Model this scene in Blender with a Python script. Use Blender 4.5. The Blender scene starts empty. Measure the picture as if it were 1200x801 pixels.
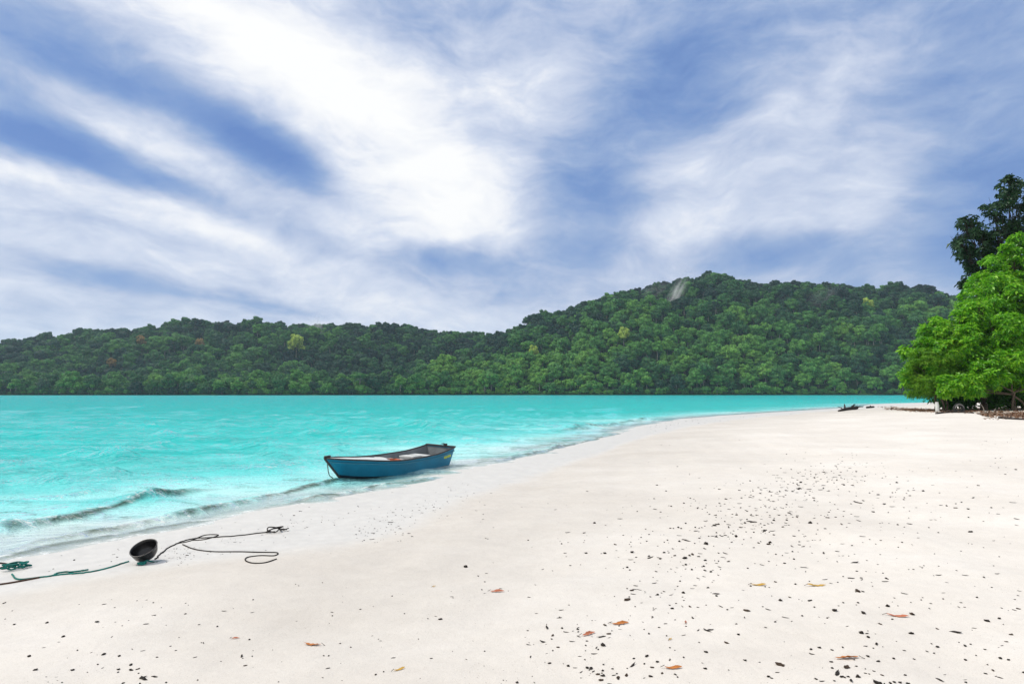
import bpy, math, random
import numpy as np
from mathutils import Vector, noise as mnoise
R = math.radians
random.seed(7)
rng = np.random.default_rng(7)
S = bpy.context.scene
COL = S.collection

# ------------------------------------------------------------------ camera
F = 700.0                      # focal length in pixels of a 1200 px wide frame
CAM_Z = 2.0
PITCH = math.atan(59.5 / F)
cam_d = bpy.data.cameras.new("camera"); cam = bpy.data.objects.new("camera", cam_d); COL.objects.link(cam)
cam_d.sensor_width = 36.0; cam_d.lens = 36.0 * F / 1200.0
cam_d.clip_start = 0.05; cam_d.clip_end = 20000
cam.location = (0, 0, CAM_Z); cam.rotation_euler = (math.pi / 2 + PITCH, 0, 0)
S.camera = cam

def ray(px, py):
    xc = (px - 600.0) / F; yc = (400.5 - py) / F
    c, s = math.cos(PITCH), math.sin(PITCH)
    return np.array([xc, c - yc * s, s + yc * c])
def at_z(px, py, z=0.0):
    d = ray(px, py); t = (z - CAM_Z) / d[2]
    return np.array([d[0] * t, d[1] * t, z])
def at_y(px, py, y):
    d = ray(px, py); t = y / d[1]
    return np.array([d[0] * t, y, CAM_Z + d[2] * t])

# ------------------------------------------------------------------ exposure and render settings
S.view_settings.view_transform = 'Standard'; S.view_settings.look = 'None'
S.view_settings.gamma = 1.0; S.view_settings.use_curve_mapping = False
S.view_settings.exposure = 1.1
S.render.engine = 'CYCLES'
S.cycles.use_denoising = True
S.cycles.use_adaptive_sampling = True; S.cycles.adaptive_threshold = 0.012
S.cycles.max_bounces = 8; S.cycles.diffuse_bounces = 3; S.cycles.glossy_bounces = 3
S.cycles.transmission_bounces = 4; S.cycles.transparent_max_bounces = 12; S.cycles.volume_bounces = 1
S.cycles.sample_clamp_indirect = 6

# ------------------------------------------------------------------ sun
SUN_EL, SUN_AZ = R(55), R(-82)          # azimuth from +Y towards +X; negative is to the left
sd = bpy.data.lights.new("sun", 'SUN'); sd.energy = 1.5; sd.angle = R(10); sd.color = (1.0, 0.93, 0.82)
sun = bpy.data.objects.new("sun", sd); COL.objects.link(sun)
sv = Vector((math.sin(SUN_AZ) * math.cos(SUN_EL), math.cos(SUN_AZ) * math.cos(SUN_EL), math.sin(SUN_EL)))
sun.rotation_euler = sv.to_track_quat('Z', 'Y').to_euler(); sun.location = (0, 0, 300)

# ------------------------------------------------------------------ node helper
class NT:
    def __init__(s, tree): s.t = tree; s.n = tree.nodes; s.l = tree.links
    def new(s, kind, **kw):
        n = s.n.new(kind)
        for k, v in kw.items(): setattr(n, k, v)
        return n
    def put(s, sock, v):
        if v is None: return
        if isinstance(v, bpy.types.NodeSocket): s.l.new(v, sock)
        else:
            if hasattr(sock.default_value, '__len__') and not isinstance(v, (int, float)):
                v = tuple(v)
                if len(sock.default_value) == 4 and len(v) == 3: v = v + (1,)
            sock.default_value = v
    def math(s, op, a, b=None, c=None, clamp=False):
        n = s.new('ShaderNodeMath', operation=op, use_clamp=clamp)
        for i, v in enumerate((a, b, c)): s.put(n.inputs[i], v)
        return n.outputs[0]
    def vmath(s, op, a, b=None, scale=None):
        n = s.new('ShaderNodeVectorMath', operation=op)
        s.put(n.inputs[0], a); s.put(n.inputs[1], b)
        if scale is not None: s.put(n.inputs['Scale'], scale)
        return n.outputs['Value'] if op in ('LENGTH', 'DOT_PRODUCT', 'DISTANCE') else n.outputs[0]
    def mapping(s, v, loc=(0, 0, 0), rot=(0, 0, 0), scale=(1, 1, 1), typ='POINT'):
        n = s.new('ShaderNodeMapping', vector_type=typ); s.put(n.inputs[0], v)
        n.inputs['Location'].default_value = loc; n.inputs['Rotation'].default_value = rot; n.inputs['Scale'].default_value = scale
        return n.outputs[0]
    def noise(s, v, scale, detail=4, rough=0.55, dist=0.0, out='Fac'):
        n = s.new('ShaderNodeTexNoise'); s.put(n.inputs['Vector'], v); s.put(n.inputs['Scale'], scale)
        n.inputs['Detail'].default_value = detail; n.inputs['Roughness'].default_value = rough; n.inputs['Distortion'].default_value = dist
        return n.outputs[out]
    def maprange(s, v, a, b, c=0.0, d=1.0, interp='LINEAR'):
        n = s.new('ShaderNodeMapRange', interpolation_type=interp); n.clamp = True
        for i, x in enumerate((v, a, b, c, d)): s.put(n.inputs[i], x)
        return n.outputs[0]
    def ramp(s, v, stops, interp='LINEAR'):
        n = s.new('ShaderNodeValToRGB'); n.color_ramp.interpolation = interp; s.put(n.inputs[0], v)
        e = n.color_ramp.elements
        while len(e) < len(stops): e.new(0.5)
        for i, (p, c) in enumerate(stops): e[i].position = p; e[i].color = tuple(c) + (1,) if len(c) == 3 else c
        return n.outputs[0]
    def mix(s, f, a, b, typ='RGBA', blend='MIX'):
        n = s.new('ShaderNodeMix', data_type=typ)
        if typ == 'RGBA':
            n.blend_type = blend; ia, ib, o = n.inputs[6], n.inputs[7], n.outputs[2]
        else: ia, ib, o = n.inputs[2], n.inputs[3], n.outputs[0]
        s.put(n.inputs[0], f); s.put(ia, a); s.put(ib, b); return o
    def mixsh(s, f, a, b):
        n = s.new('ShaderNodeMixShader'); s.put(n.inputs[0], f); s.l.new(a, n.inputs[1]); s.l.new(b, n.inputs[2]); return n.outputs[0]
    def attr(s, name, out='Fac'):
        return s.new('ShaderNodeAttribute', attribute_name=name).outputs[out]
    def bump(s, h, dist, strength=1.0, normal=None):
        n = s.new('ShaderNodeBump'); s.put(n.inputs['Height'], h); n.inputs['Distance'].default_value = dist; s.put(n.inputs['Strength'], strength)
        if normal is not None: s.l.new(normal, n.inputs['Normal'])
        return n.outputs[0]
def srgb(r, g, b):
    f = lambda c: ((c / 255 + 0.055) / 1.055) ** 2.4 if c > 10 else c / 255 / 12.92
    return (f(r), f(g), f(b))

# ------------------------------------------------------------------ sky: cloud deck over a Nishita sky
W = bpy.data.worlds.new("World"); S.world = W; W.use_nodes = True
w = NT(W.node_tree); w.n.clear()
tc = w.new('ShaderNodeTexCoord').outputs['Generated']
sep = w.new('ShaderNodeSeparateXYZ'); w.l.new(tc, sep.inputs[0])
dx, dy, dz = sep.outputs
az = w.math('ARCTAN2', dx, dy); el = w.math('ARCSINE', dz)
cm = w.new('ShaderNodeCombineXYZ'); w.l.new(az, cm.inputs[0]); w.l.new(el, cm.inputs[1]); ang = cm.outputs[0]
# the cloud deck seen in perspective: a flat layer far above
den = w.math('ADD', w.math('MAXIMUM', dz, 0.0), 0.10)
cp = w.new('ShaderNodeCombineXYZ'); w.l.new(w.math('DIVIDE', dx, den), cp.inputs[0]); w.l.new(w.math('DIVIDE', dy, den), cp.inputs[1]); deck = cp.outputs[0]
streak = w.mapping(deck, rot=(0, 0, R(-12)), scale=(1.0, 0.55, 1))
n1 = w.noise(streak, 1.1, 6, 0.55, 0.5)
n2 = w.noise(streak, 3.3, 6, 0.6, 0.4)
n3 = w.noise(w.mapping(deck, loc=(5, 3, 0), rot=(0, 0, R(-18)), scale=(1.0, 0.5, 1)), 0.55, 3, 0.5, 0.3)
# angular coordinates pushed about by noise, so that the big patches get ragged edges
wob = w.noise(w.mapping(deck, scale=(1, 0.5, 1)), 1.5, 5, 0.55, 0.0, out='Color')
wob = w.vmath('SCALE', w.vmath('SUBTRACT', wob, (0.5, 0.5, 0.5)), scale=0.10)
angw = w.vmath('ADD', ang, wob)
# patches of thick bright cloud (+) and thin blue grey cloud (-): direction, half sizes, tilt, weight
PATCHES = [
    (440, 150, 250, 110, -18, .28), (560, 210, 120, 100, -30, .20), (300, 40, 260, 60, -10, .30), (420, 240, 170, 40, -22, .30), (560, 280, 120, 40, -14, .16), (470, 170, 120, 60, -32, .22), (545, 225, 80, 60, -25, .30), (410, 115, 200, 60, -20, .20), (650, 110, 60, 130, 80, .26), (330, 70, 160, 40, -20, .18),
    (60, 108, 150, 22, -24, .42), (190, 165, 130, 26, -22, .40), (60, 215, 190, 18, -8, .40), (230, 248, 120, 20, -20, .36), (370, 250, 120, 26, -28, .34),
    (120, 275, 260, 34, -8, .20), (120, 345, 330, 60, 0, .22), (480, 372, 300, 40, 0, .24), (270, 30, 220, 50, -14, .16), (800, 212, 80, 45, -15, .30),
    (985, 130, 130, 55, 0, .14), (1010, 205, 160, 44, 8, .12), (960, 250, 190, 34, 8, .14), (780, 262, 110, 24, 0, .16), (300, 300, 150, 22, -16, .20),
    (30, 45, 130, 75, -30, -.40), (180, 112, 140, 40, -18, -.48), (20, 172, 120, 20, -14, -.80), (150, 203, 130, 22, -15, -.85), (315, 192, 95, 36, -22, -1.0),
    (570, 30, 150, 46, 0, -.26), (70, 308, 90, 22, 0, -.36), (225, 340, 140, 18, -6, -.30), (440, 290, 150, 22, -14, -.32), (560, 318, 150, 24, -8, -.26), (330, 352, 90, 12, -6, -.26),
    (820, 70, 240, 80, 10, -.36), (1120, 50, 220, 100, 0, -.36), (690, 225, 90, 75, 10, -.60), (1170, 265, 110, 90, 0, -.62), (1050, 310, 160, 40, 0, -.16),
    (915, 290, 100, 28, 0, -.40), (660, 300, 130, 30, 0, -.22), (1185, 160, 120, 60, 0, -.26), (780, 120, 130, 70, 20, -.20)]
acc = None
for (px, py, rx, ry, tilt, wt) in PATCHES:
    d = ray(px, py); d = d / np.linalg.norm(d)
    a0, e0 = math.atan2(d[0], d[1]), math.asin(d[2])
    k = math.cos(a0)
    m = w.mapping(angw, loc=(a0, e0, 0), rot=(0, 0, R(tilt)), scale=(rx * k * 1.3 / F, ry * 1.3 / F, 1), typ='TEXTURE')
    v = w.maprange(w.vmath('LENGTH', m), 0, 1, wt * (0.70 if wt > 0 else 0.95), 0, 'SMOOTHSTEP')
    acc = v if acc is None else w.math('ADD', acc, v)
t = w.math('ADD', acc, 0.58)
n4 = w.noise(w.mapping(deck, loc=(2, 7, 0), rot=(0, 0, R(-25)), scale=(1.0, 0.4, 1)), 8.0, 5, 0.62, 0.6)
t = w.math('ADD', t, w.math('MULTIPLY', w.math('SUBTRACT', n4, 0.5), 0.10))
t = w.math('ADD', t, w.maprange(dy, 0.25, -0.35, 0.0, 0.34))  # unseen brighter cloud added behind the camera to lift and whiten the light
t = w.math('ADD', t, w.math('MULTIPLY', w.math('SUBTRACT', n1, 0.5), 0.10))
t = w.math('ADD', t, w.math('MULTIPLY', w.math('SUBTRACT', n2, 0.5), 0.14))
t = w.math('ADD', t, w.math('MULTIPLY', w.math('SUBTRACT', n3, 0.5), 0.16))
# wisps and rolls seen at a low angle: noise in direction, drawn out sideways, slightly tilted
aw = w.vmath('ADD', ang, w.vmath('SCALE', w.vmath('SUBTRACT', w.noise(ang, 3.0, 3, 0.5, out='Color'), (0.5, 0.5, 0.5)), scale=0.14))
n5 = w.noise(w.mapping(aw, loc=(3.1, 1.7, 0), rot=(0, 0, R(10)), scale=(1.0, 2.6, 1)), 3.4, 7, 0.60, 0.25)
n6 = w.noise(w.mapping(aw, loc=(1.3, 4.7, 0), rot=(0, 0, R(8)), scale=(1.0, 2.2, 1)), 11.0, 6, 0.62, 0.4)
t = w.math('ADD', t, w.math('MULTIPLY', w.math('SUBTRACT', n5, 0.5), 1.12))
t = w.math('ADD', t, w.math('MULTIPLY', w.math('SUBTRACT', n6, 0.5), 0.62))
t = w.math('ADD', t, w.maprange(el, 0.0, 0.12, 0.14, 0.0))
cloud = w.ramp(w.maprange(t, -0.22, 1.12), [(0.0, srgb(82, 116, 182)), (0.22, srgb(116, 146, 199)), (0.40, srgb(151, 173, 212)), (0.56, srgb(186, 199, 226)), (0.72, srgb(213, 221, 239)), (0.86, srgb(242, 244, 250)), (1.0, srgb(255, 255, 255))])
cloud = w.vmath('SCALE', cloud, scale=4.7)
sky = w.new('ShaderNodeTexSky', sky_type='NISHITA'); sky.sun_disc = False
sky.sun_elevation = SUN_EL; sky.sun_rotation = SUN_AZ; sky.altitude = 0; sky.air_density = 1.0; sky.dust_density = 0.4; sky.ozone_density = 2.0
thin = w.maprange(t, -0.2, 0.50, 0.15, 0.0)
skyc = w.mix(thin, cloud, sky.outputs[0])
bg = w.new('ShaderNodeBackground'); w.l.new(skyc, bg.inputs[0]); bg.inputs[1].default_value = 0.1
wo = w.new('ShaderNodeOutputWorld'); w.l.new(bg.outputs[0], wo.inputs[0])

# ------------------------------------------------------------------ object helpers
def np_mesh(name, V, faces, smooth=False):
    """faces: list of int arrays (n,3) or (n,4)."""
    if not isinstance(faces, (list, tuple)): faces = [faces]
    faces = [np.asarray(f, dtype=np.int64) for f in faces if len(f)]
    me = bpy.data.meshes.new(name); V = np.asarray(V, dtype=np.float32)
    me.vertices.add(len(V)); me.vertices.foreach_set('co', V.ravel())
    loops = np.concatenate([f.ravel() for f in faces]); cnt = np.concatenate([np.full(len(f), f.shape[1]) for f in faces])
    start = np.concatenate([[0], np.cumsum(cnt)[:-1]])
    me.loops.add(len(loops)); me.loops.foreach_set('vertex_index', loops.astype(np.int32))
    me.polygons.add(len(cnt)); me.polygons.foreach_set('loop_start', start.astype(np.int32))
    me.polygons.foreach_set('use_smooth', np.full(len(cnt), smooth))
    me.update(calc_edges=True); me.validate(); return me
def link(name, me, mat=None, parent=None, loc=None):
    o = bpy.data.objects.new(name, me); COL.objects.link(o)
    if mat is not None:
        me.materials.clear(); me.materials.append(mat)
    if parent is not None: o.parent = parent
    if loc is not None: o.location = loc
    return o
def tag(o, label=None, cat=None, group=None, kind=None):
    if label: o['label'] = label
    if cat: o['category'] = cat
    if group: o['group'] = group
    if kind: o['kind'] = kind
    return o
def thing(name, label, cat, loc=(0, 0, 0), rz=0.0, group=None):
    o = bpy.data.objects.new(name, None); COL.objects.link(o); o.empty_display_size = 0.2
    o.location = tuple(loc); o.rotation_euler = (0, 0, rz); return tag(o, label, cat, group)
def copy_tree(o, parent=None):
    c = o.copy(); COL.objects.link(c); c.parent = parent
    for ch in list(o.children): copy_tree(ch, c)
    return c
class MB:
    """gathers vertices and faces of one mesh"""
    def __init__(s): s.v = []; s.q = []; s.t = []; s.n = 0
    def add(s, V, q=None, t=None):
        V = np.asarray(V, float); s.v.append(V)
        if q is not None and len(q): s.q.append(np.asarray(q) + s.n)
        if t is not None and len(t): s.t.append(np.asarray(t) + s.n)
        s.n += len(V); return s
    def box(s, c, size, rz=0.0, M=None):
        x, y, z = np.array(size) / 2
        V = np.array([[sx * x, sy * y, sz * z] for sz in (-1, 1) for sx, sy in ((-1, -1), (1, -1), (1, 1), (-1, 1))])
        if M is not None: V = V @ np.array(M).T
        ca, sa = math.cos(rz), math.sin(rz); V = V @ np.array([[ca, sa, 0], [-sa, ca, 0], [0, 0, 1]]) + np.array(c)
        return s.add(V, [[0, 3, 2, 1], [4, 5, 6, 7], [0, 1, 5, 4], [1, 2, 6, 5], [2, 3, 7, 6], [3, 0, 4, 7]])
    def tube(s, P, rad, sides=6, cap=True, squash=1.0):
        P = np.asarray(P, float); n = len(P); rad = np.broadcast_to(np.asarray(rad, float), (n,))
        T = np.gradient(P, axis=0); T /= np.linalg.norm(T, axis=1)[:, None] + 1e-9
        up = np.array([0, 0, 1.0]); V = []
        for i in range(n):
            a = np.cross(up, T[i])
            if np.linalg.norm(a) < 0.05: a = np.cross([1.0, 0, 0], T[i])
            a /= np.linalg.norm(a); b = np.cross(T[i], a)
            for k in range(sides):
                th = 2 * math.pi * k / sides; V.append(P[i] + rad[i] * (math.cos(th) * a + squash * math.sin(th) * b))
        q = [[i * sides + k, i * sides + (k + 1) % sides, (i + 1) * sides + (k + 1) % sides, (i + 1) * sides + k] for i in range(n - 1) for k in range(sides)]
        t = []
        if cap:
            V.append(P[0]); V.append(P[-1]); c0, c1 = n * sides, n * sides + 1
            t = [[c0, (k + 1) % sides, k] for k in range(sides)] + [[c1, (n - 1) * sides + k, (n - 1) * sides + (k + 1) % sides] for k in range(sides)]
        return s.add(V, q, t)
    def mesh(s, name, smooth=False): return np_mesh(name, np.concatenate(s.v), [np.concatenate(x) for x in (s.q, s.t) if x], smooth)
    def build(s, name, mat, parent=None, smooth=False, loc=None): return link(name, s.mesh(name, smooth), mat, parent, loc)
def spline(P, n=10):
    P = np.asarray(P, float); Q = np.vstack([2 * P[0] - P[1], P, 2 * P[-1] - P[-2]]); out = []
    for i in range(1, len(Q) - 2):
        for t in np.linspace(0, 1, n, endpoint=False):
            a, b, c, d = Q[i - 1:i + 3]
            out.append(0.5 * (2 * b + (c - a) * t + (2 * a - 5 * b + 4 * c - d) * t * t + (3 * b - a - 3 * c + d) * t ** 3))
    out.append(P[-1]); return np.array(out)

# ------------------------------------------------------------------ materials
def mat(name):
    m = bpy.data.materials.new(name); m.use_nodes = True; t = NT(m.node_tree); t.n.clear()
    o = t.new('ShaderNodeOutputMaterial'); return m, t, o
def principled(t, base, rough=0.6, spec=0.5, normal=None, metal=0.0):
    p = t.new('ShaderNodeBsdfPrincipled'); t.put(p.inputs['Base Color'], base); t.put(p.inputs['Roughness'], rough)
    t.put(p.inputs['Specular IOR Level'], spec); t.put(p.inputs['Metallic'], metal)
    if normal is not None: t.l.new(normal, p.inputs['Normal'])
    return p.outputs[0]
def simple(name, col, rough=0.6, spec=0.4, var=0.25, scale=6.0, bumpd=0.0, col2=None):
    m, t, o = mat(name); co = t.new('ShaderNodeTexCoord').outputs['Object']
    n = t.noise(co, scale, 6, 0.6); c2 = col2 or tuple(c * (1 - var) for c in col)
    c = t.ramp(n, [(0.3, c2), (0.65, col)])
    nor = t.bump(t.noise(co, scale * 4, 5, 0.6), bumpd) if bumpd else None
    t.l.new(principled(t, c, rough, spec, nor), o.inputs[0]); return m
def leaf_material(name, stops, per_object=False, zone=None, transl=0.32, rough=0.5, spec=0.25, hue_zone=None):
    m, t, o = mat(name)
    isl = t.new('ShaderNodeNewGeometry').outputs['Random Per Island']
    if per_object:
        oi = t.new('ShaderNodeObjectInfo')
        grove = t.noise(oi.outputs['Location'], 0.012, 3, 0.6)
        r = t.math('ADD', t.math('MULTIPLY', oi.outputs['Random'], 0.55), t.math('MULTIPLY', t.maprange(grove, 0.35, 0.65), 0.45))
        lc = oi.outputs['Location']  # younger brighter growth low on the big hill, darker forest on the far hill and near the top
        r = t.math('ADD', r, t.maprange(t.vmath('DISTANCE', lc, (10, 545, 10)), 40, 130, 0.26, 0.0, 'SMOOTHSTEP'))
        r = t.math('ADD', r, t.maprange(t.vmath('DISTANCE', lc, (180, 540, 20)), 60, 200, 0.10, 0.0, 'SMOOTHSTEP'))
        sp_ = t.new('ShaderNodeSeparateXYZ'); t.l.new(lc, sp_.inputs[0])
        r = t.math('SUBTRACT', r, t.maprange(sp_.outputs[1], 610, 680, 0.0, 0.14)); r = t.math('SUBTRACT', r, t.maprange(sp_.outputs[2], 60, 140, 0.0, 0.12))
        c = t.ramp(r, stops)
        c = t.mix(1.0, c, t.ramp(isl, [(0, (0.45, 0.48, 0.50)), (1, (1.45, 1.42, 1.35))]), blend='MULTIPLY')
    else:
        co = t.new('ShaderNodeTexCoord').outputs['Object']
        r = t.math('ADD', t.math('MULTIPLY', isl, 0.6), t.math('MULTIPLY', t.maprange(t.noise(co, 0.55, 3, 0.6), 0.3, 0.7), 0.4))
        c = t.ramp(r, stops)
    p = principled(t, c, rough, spec)
    tr = t.new('ShaderNodeBsdfTranslucent'); t.l.new(t.mix(0.35, c, (0.20, 0.42, 0.02), blend='ADD') if False else c, tr.inputs[0])
    t.l.new(t.mixsh(transl, p, tr.outputs[0]), o.inputs[0]); return m

# ------------------------------------------------------------------ shoreline and sand height
SHORE_PX = [(0, 656), (60, 643), (120, 632), (200, 617), (280, 602), (360, 588), (440, 575), (520, 559), (590, 541), (640, 529), (700, 513), (755, 498), (800, 490.5), (850, 486.5), (905, 483), (960, 479.5), (1010, 476.5)]
SHORE = np.array([[-60, -160], [-22, -45], [-10.5, -8], [-7.8, 1.0], [-6.9, 4.6]] + [list(at_z(a, b)[:2]) for a, b in SHORE_PX] + [[62, 104], [90, 118], [150, 140], [400, 190], [1500, 260], [4500, 300]])
def poly_dist(P, X, Y):
    """signed distance to a polyline, positive on its right hand side"""
    best = np.full(X.shape, 1e18); sgn = np.ones(X.shape)
    for (x0, y0), (x1, y1) in zip(P[:-1], P[1:]):
        ex, ey = x1 - x0, y1 - y0; L2 = ex * ex + ey * ey
        u = np.clip(((X - x0) * ex + (Y - y0) * ey) / L2, 0, 1)
        qx, qy = X - (x0 + u * ex), Y - (y0 + u * ey); d2 = qx * qx + qy * qy
        m = d2 < best - 1e-9; s = np.where(ex * (Y - y0) - ey * (X - x0) > 0, -1.0, 1.0)
        sgn = np.where(m, s, sgn); best = np.where(m, d2, best)
    return np.sqrt(best) * sgn
def sstep(a, b, x):
    t = np.clip((x - a) / (b - a), 0, 1); return t * t * (3 - 2 * t)
class SinField:
    """smooth random field from a sum of sines"""
    def __init__(s, seed, wl, n=14, spread=0.45, ang=None, aspread=math.pi):
        r = np.random.default_rng(seed); s.k = 2 * math.pi / (wl * np.exp(r.normal(0, spread, n)))
        a = r.uniform(-math.pi, math.pi, n) if ang is None else ang + r.normal(0, aspread, n)
        s.kx, s.ky = s.k * np.cos(a), s.k * np.sin(a); s.ph = r.uniform(0, 6.28, n); s.n = n
    def __call__(s, X, Y):
        o = np.zeros(np.shape(X))
        for a, b, c in zip(s.kx, s.ky, s.ph): o = o + np.sin(a * X + b * Y + c)
        return o / math.sqrt(s.n / 2)
F1, F2, F3 = SinField(1, 5.0), SinField(2, 0.9), SinField(3, 26.0)
F4 = SinField(4, 2.2)
def sand_height(X, Y):
    X = np.asarray(X, float); Y = np.asarray(Y, float)
    s = poly_dist(SHORE, X, Y) + 0.10 * F1(X, Y) * np.exp(-(np.hypot(X, Y - 8) / 60) ** 2)
    top = 0.40 + 0.48 * sstep(6, 34, X)
    land = top * (1 - np.exp(-np.maximum(s, 0) * 0.075 / top))
    land = land + sstep(55, 160, s) * 2.0
    sea = -5.5 * (1 - np.exp(np.minimum(s, 0) * 0.068 / 5.5)) * 1.0
    z = np.where(s > 0, land, sea)
    m = sstep(0.3, 4, s)
    z = z + m * (0.012 * F1(X, Y) + 0.0050 * F2(X, Y) + 0.009 * F4(X, Y)) + sstep(-1, -8, s) * 0.0
    return z
def on_sand(px, py, lift=0.0):
    z = 0.3
    for _ in range(12):
        p = at_z(px, py, z); z = float(sand_height(p[0], p[1]))
    return np.array([p[0], p[1], z + lift])

def axis(dense_lo, dense_hi, step, lo, hi, grow=1.06):
    a = list(np.arange(dense_lo, dense_hi + step / 2, step)); h = step
    while a[-1] < hi: h *= grow; a.append(a[-1] + h)
    h = step
    while a[0] > lo: h *= grow; a.insert(0, a[0] - h)
    return np.array(a)
def grid_mesh(name, xs, ys, Z):
    X, Y = np.meshgrid(xs, ys); V = np.stack([X, Y, Z], -1).reshape(-1, 3)
    nx, ny = len(xs), len(ys); i = (np.arange(ny - 1)[:, None] * nx + np.arange(nx - 1)[None, :]).ravel()
    return np_mesh(name, V, np.stack([i, i + 1, i + nx + 1, i + nx], 1), True)
def set_attr(me, name, val):
    a = me.attributes.new(name, 'FLOAT', 'POINT'); a.data.foreach_set('value', np.asarray(val, np.float32).ravel())

# sand
xs = axis(-10, 12, 0.09, -4000, 4000, 1.07); ys = axis(2.0, 16, 0.09, -800, 4000, 1.05)
X, Y = np.meshgrid(xs, ys); Z = sand_height(X, Y)
FAR_SINK = sstep(330, 430, Y) * 0
me = grid_mesh('sand', xs, ys, Z)
WET_PX = [(-60, 700), (0, 691), (80, 680), (160, 671), (260, 662), (340, 654), (400, 645), (455, 632), (505, 612), (545, 592), (590, 572), (640, 553), (690, 536), (740, 517), (800, 502), (860, 494), (930, 488), (1000, 482)]
WET = np.array([[-8, -60], [-6.0, 0.5]] + [list(at_z(a, b, 0.16)[:2]) for a, b in WET_PX] + [[80, 104], [400, 175], [4500, 285]])
wetd = poly_dist(WET, X, Y) + 0.06 * F4(X, Y)
set_attr(me, 'wet', 1 - sstep(-0.45, 0.20, wetd))
set_attr(me, 'damp', 1 - sstep(0.0, 7.0, wetd + 0.5 * F1(X, Y)))
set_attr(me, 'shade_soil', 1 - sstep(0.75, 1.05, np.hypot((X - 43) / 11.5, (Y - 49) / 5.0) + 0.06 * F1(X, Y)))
m, t, o = mat('sand')
co = t.new('ShaderNodeTexCoord').outputs['Object']
wet = t.attr('wet'); soil = t.attr('shade_soil')
n_big = t.noise(t.mapping(co, rot=(0, 0, 0.5), scale=(0.6, 1, 1)), 0.55, 5, 0.6); n_mid = t.noise(co, 6, 5, 0.65); n_fine = t.noise(co, 160, 3, 0.7); n_grain = t.noise(co, 420, 2, 0.8)
dry = t.ramp(n_big, [(0.3, (0.545, 0.515, 0.475)), (0.52, (0.59, 0.562, 0.522)), (0.72, (0.635, 0.61, 0.575))])
dry = t.mix(1.0, dry, t.ramp(n_mid, [(0.25, (0.95, 0.95, 0.95)), (0.7, (1.03, 1.03, 1.03))]), blend='MULTIPLY')
dry = t.mix(1.0, dry, t.ramp(n_fine, [(0.30, (0.78, 0.76, 0.73)), (0.46, (1, 1, 1)), (0.7, (1.05, 1.05, 1.05))]), blend='MULTIPLY')
dry = t.mix(1.0, dry, t.ramp(t.attr('damp'), [(0, (1.15, 1.14, 1.12)), (1, (0.965, 0.955, 0.935))]), blend='MULTIPLY')
wetc = t.ramp(n_mid, [(0.3, (0.555, 0.54, 0.505)), (0.7, (0.625, 0.612, 0.578))])
wetc = t.mix(1.0, wetc, t.ramp(n_fine, [(0.30, (0.9, 0.9, 0.9)), (0.5, (1, 1, 1))]), blend='MULTIPLY')
vor = t.new('ShaderNodeTexVoronoi'); t.l.new(t.mapping(co, scale=(1, 1, 1)), vor.inputs['Vector']); vor.inputs['Scale'].default_value = 26
spk = t.math('MULTIPLY', t.maprange(vor.outputs['Distance'], 0.05, 0.13, 1, 0), t.maprange(t.noise(co, 1.3, 3, 0.6), 0.52, 0.66))
c = t.mix(wet, dry, wetc)
c = t.mix(t.math('MULTIPLY', spk, 0.75), c, (0.14, 0.12, 0.10))
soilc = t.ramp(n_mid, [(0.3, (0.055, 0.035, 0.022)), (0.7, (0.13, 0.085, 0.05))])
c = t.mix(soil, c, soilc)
bh = t.math('ADD', t.math('MULTIPLY', n_mid, 0.8), t.math('ADD', t.math('MULTIPLY', n_fine, 0.10), t.math('MULTIPLY', n_grain, 0.04)))
nor = t.bump(bh, 0.02, t.mix(wet, 0.75, 0.25, 'FLOAT'))
rgh = t.mix(wet, 0.95, t.maprange(n_mid, 0.3, 0.7, 0.40, 0.60), 'FLOAT')
t.l.new(principled(t, c, rgh, t.mix(wet, 0.12, 0.28, 'FLOAT'), nor), o.inputs[0]); SAND = m
tag(link('sand', me, SAND), 'pale sand of the beach running down under the water', kind='structure')

# ------------------------------------------------------------------ water
def world_line(px): return np.array([at_z(a, b)[:2] for a, b in px])
WAVES = [  # pixels along the crest, height, shore side width, sea side width, strength of painted shade and silt
    ([(-200, 672), (-60, 643), (0, 629), (70, 611), (130, 598), (175, 587), (218, 577), (262, 568)], .140, .16, .45, 1.0),
    ([(-60, 662), (60, 637), (140, 621), (200, 610), (260, 597), (310, 585), (365, 570), (420, 558), (450, 553)], .085, .10, .30, 1.0),
    ([(-90, 676), (0, 653), (70, 639), (140, 627), (230, 613), (300, 601)], .022, .075, .20, .8),
    ([(300, 600), (345, 590), (400, 580), (450, 570), (500, 562), (540, 554)], .065, .12, .30, .95),
    ([(545, 549), (620, 532), (680, 519), (748, 503)], .075, .16, .5, .9),
    ([(630, 508), (700, 500), (765, 490)], .17, .30, .9, .8),
    ([(180, 566), (270, 557), (330, 549)], .055, .16, .5, .0),
    ([(-60, 590), (60, 580), (160, 570)], .05, .16, .5, .0),
    ([(300, 530), (370, 524), (440, 520)], .06, .3, .8, .0)]
WF = [SinField(11, 0.62, 22, 0.35, R(63), 0.5), SinField(12, 1.7, 18, 0.35, R(70), 0.5), SinField(13, 3.6, 16, 0.35, R(77), 0.45), SinField(16, 9.0, 14, 0.35, R(82), 0.4)]
def ridg(f, X, Y):
    v = f(X, Y); return v + 0.45 * (v * v - 1.0)

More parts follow.
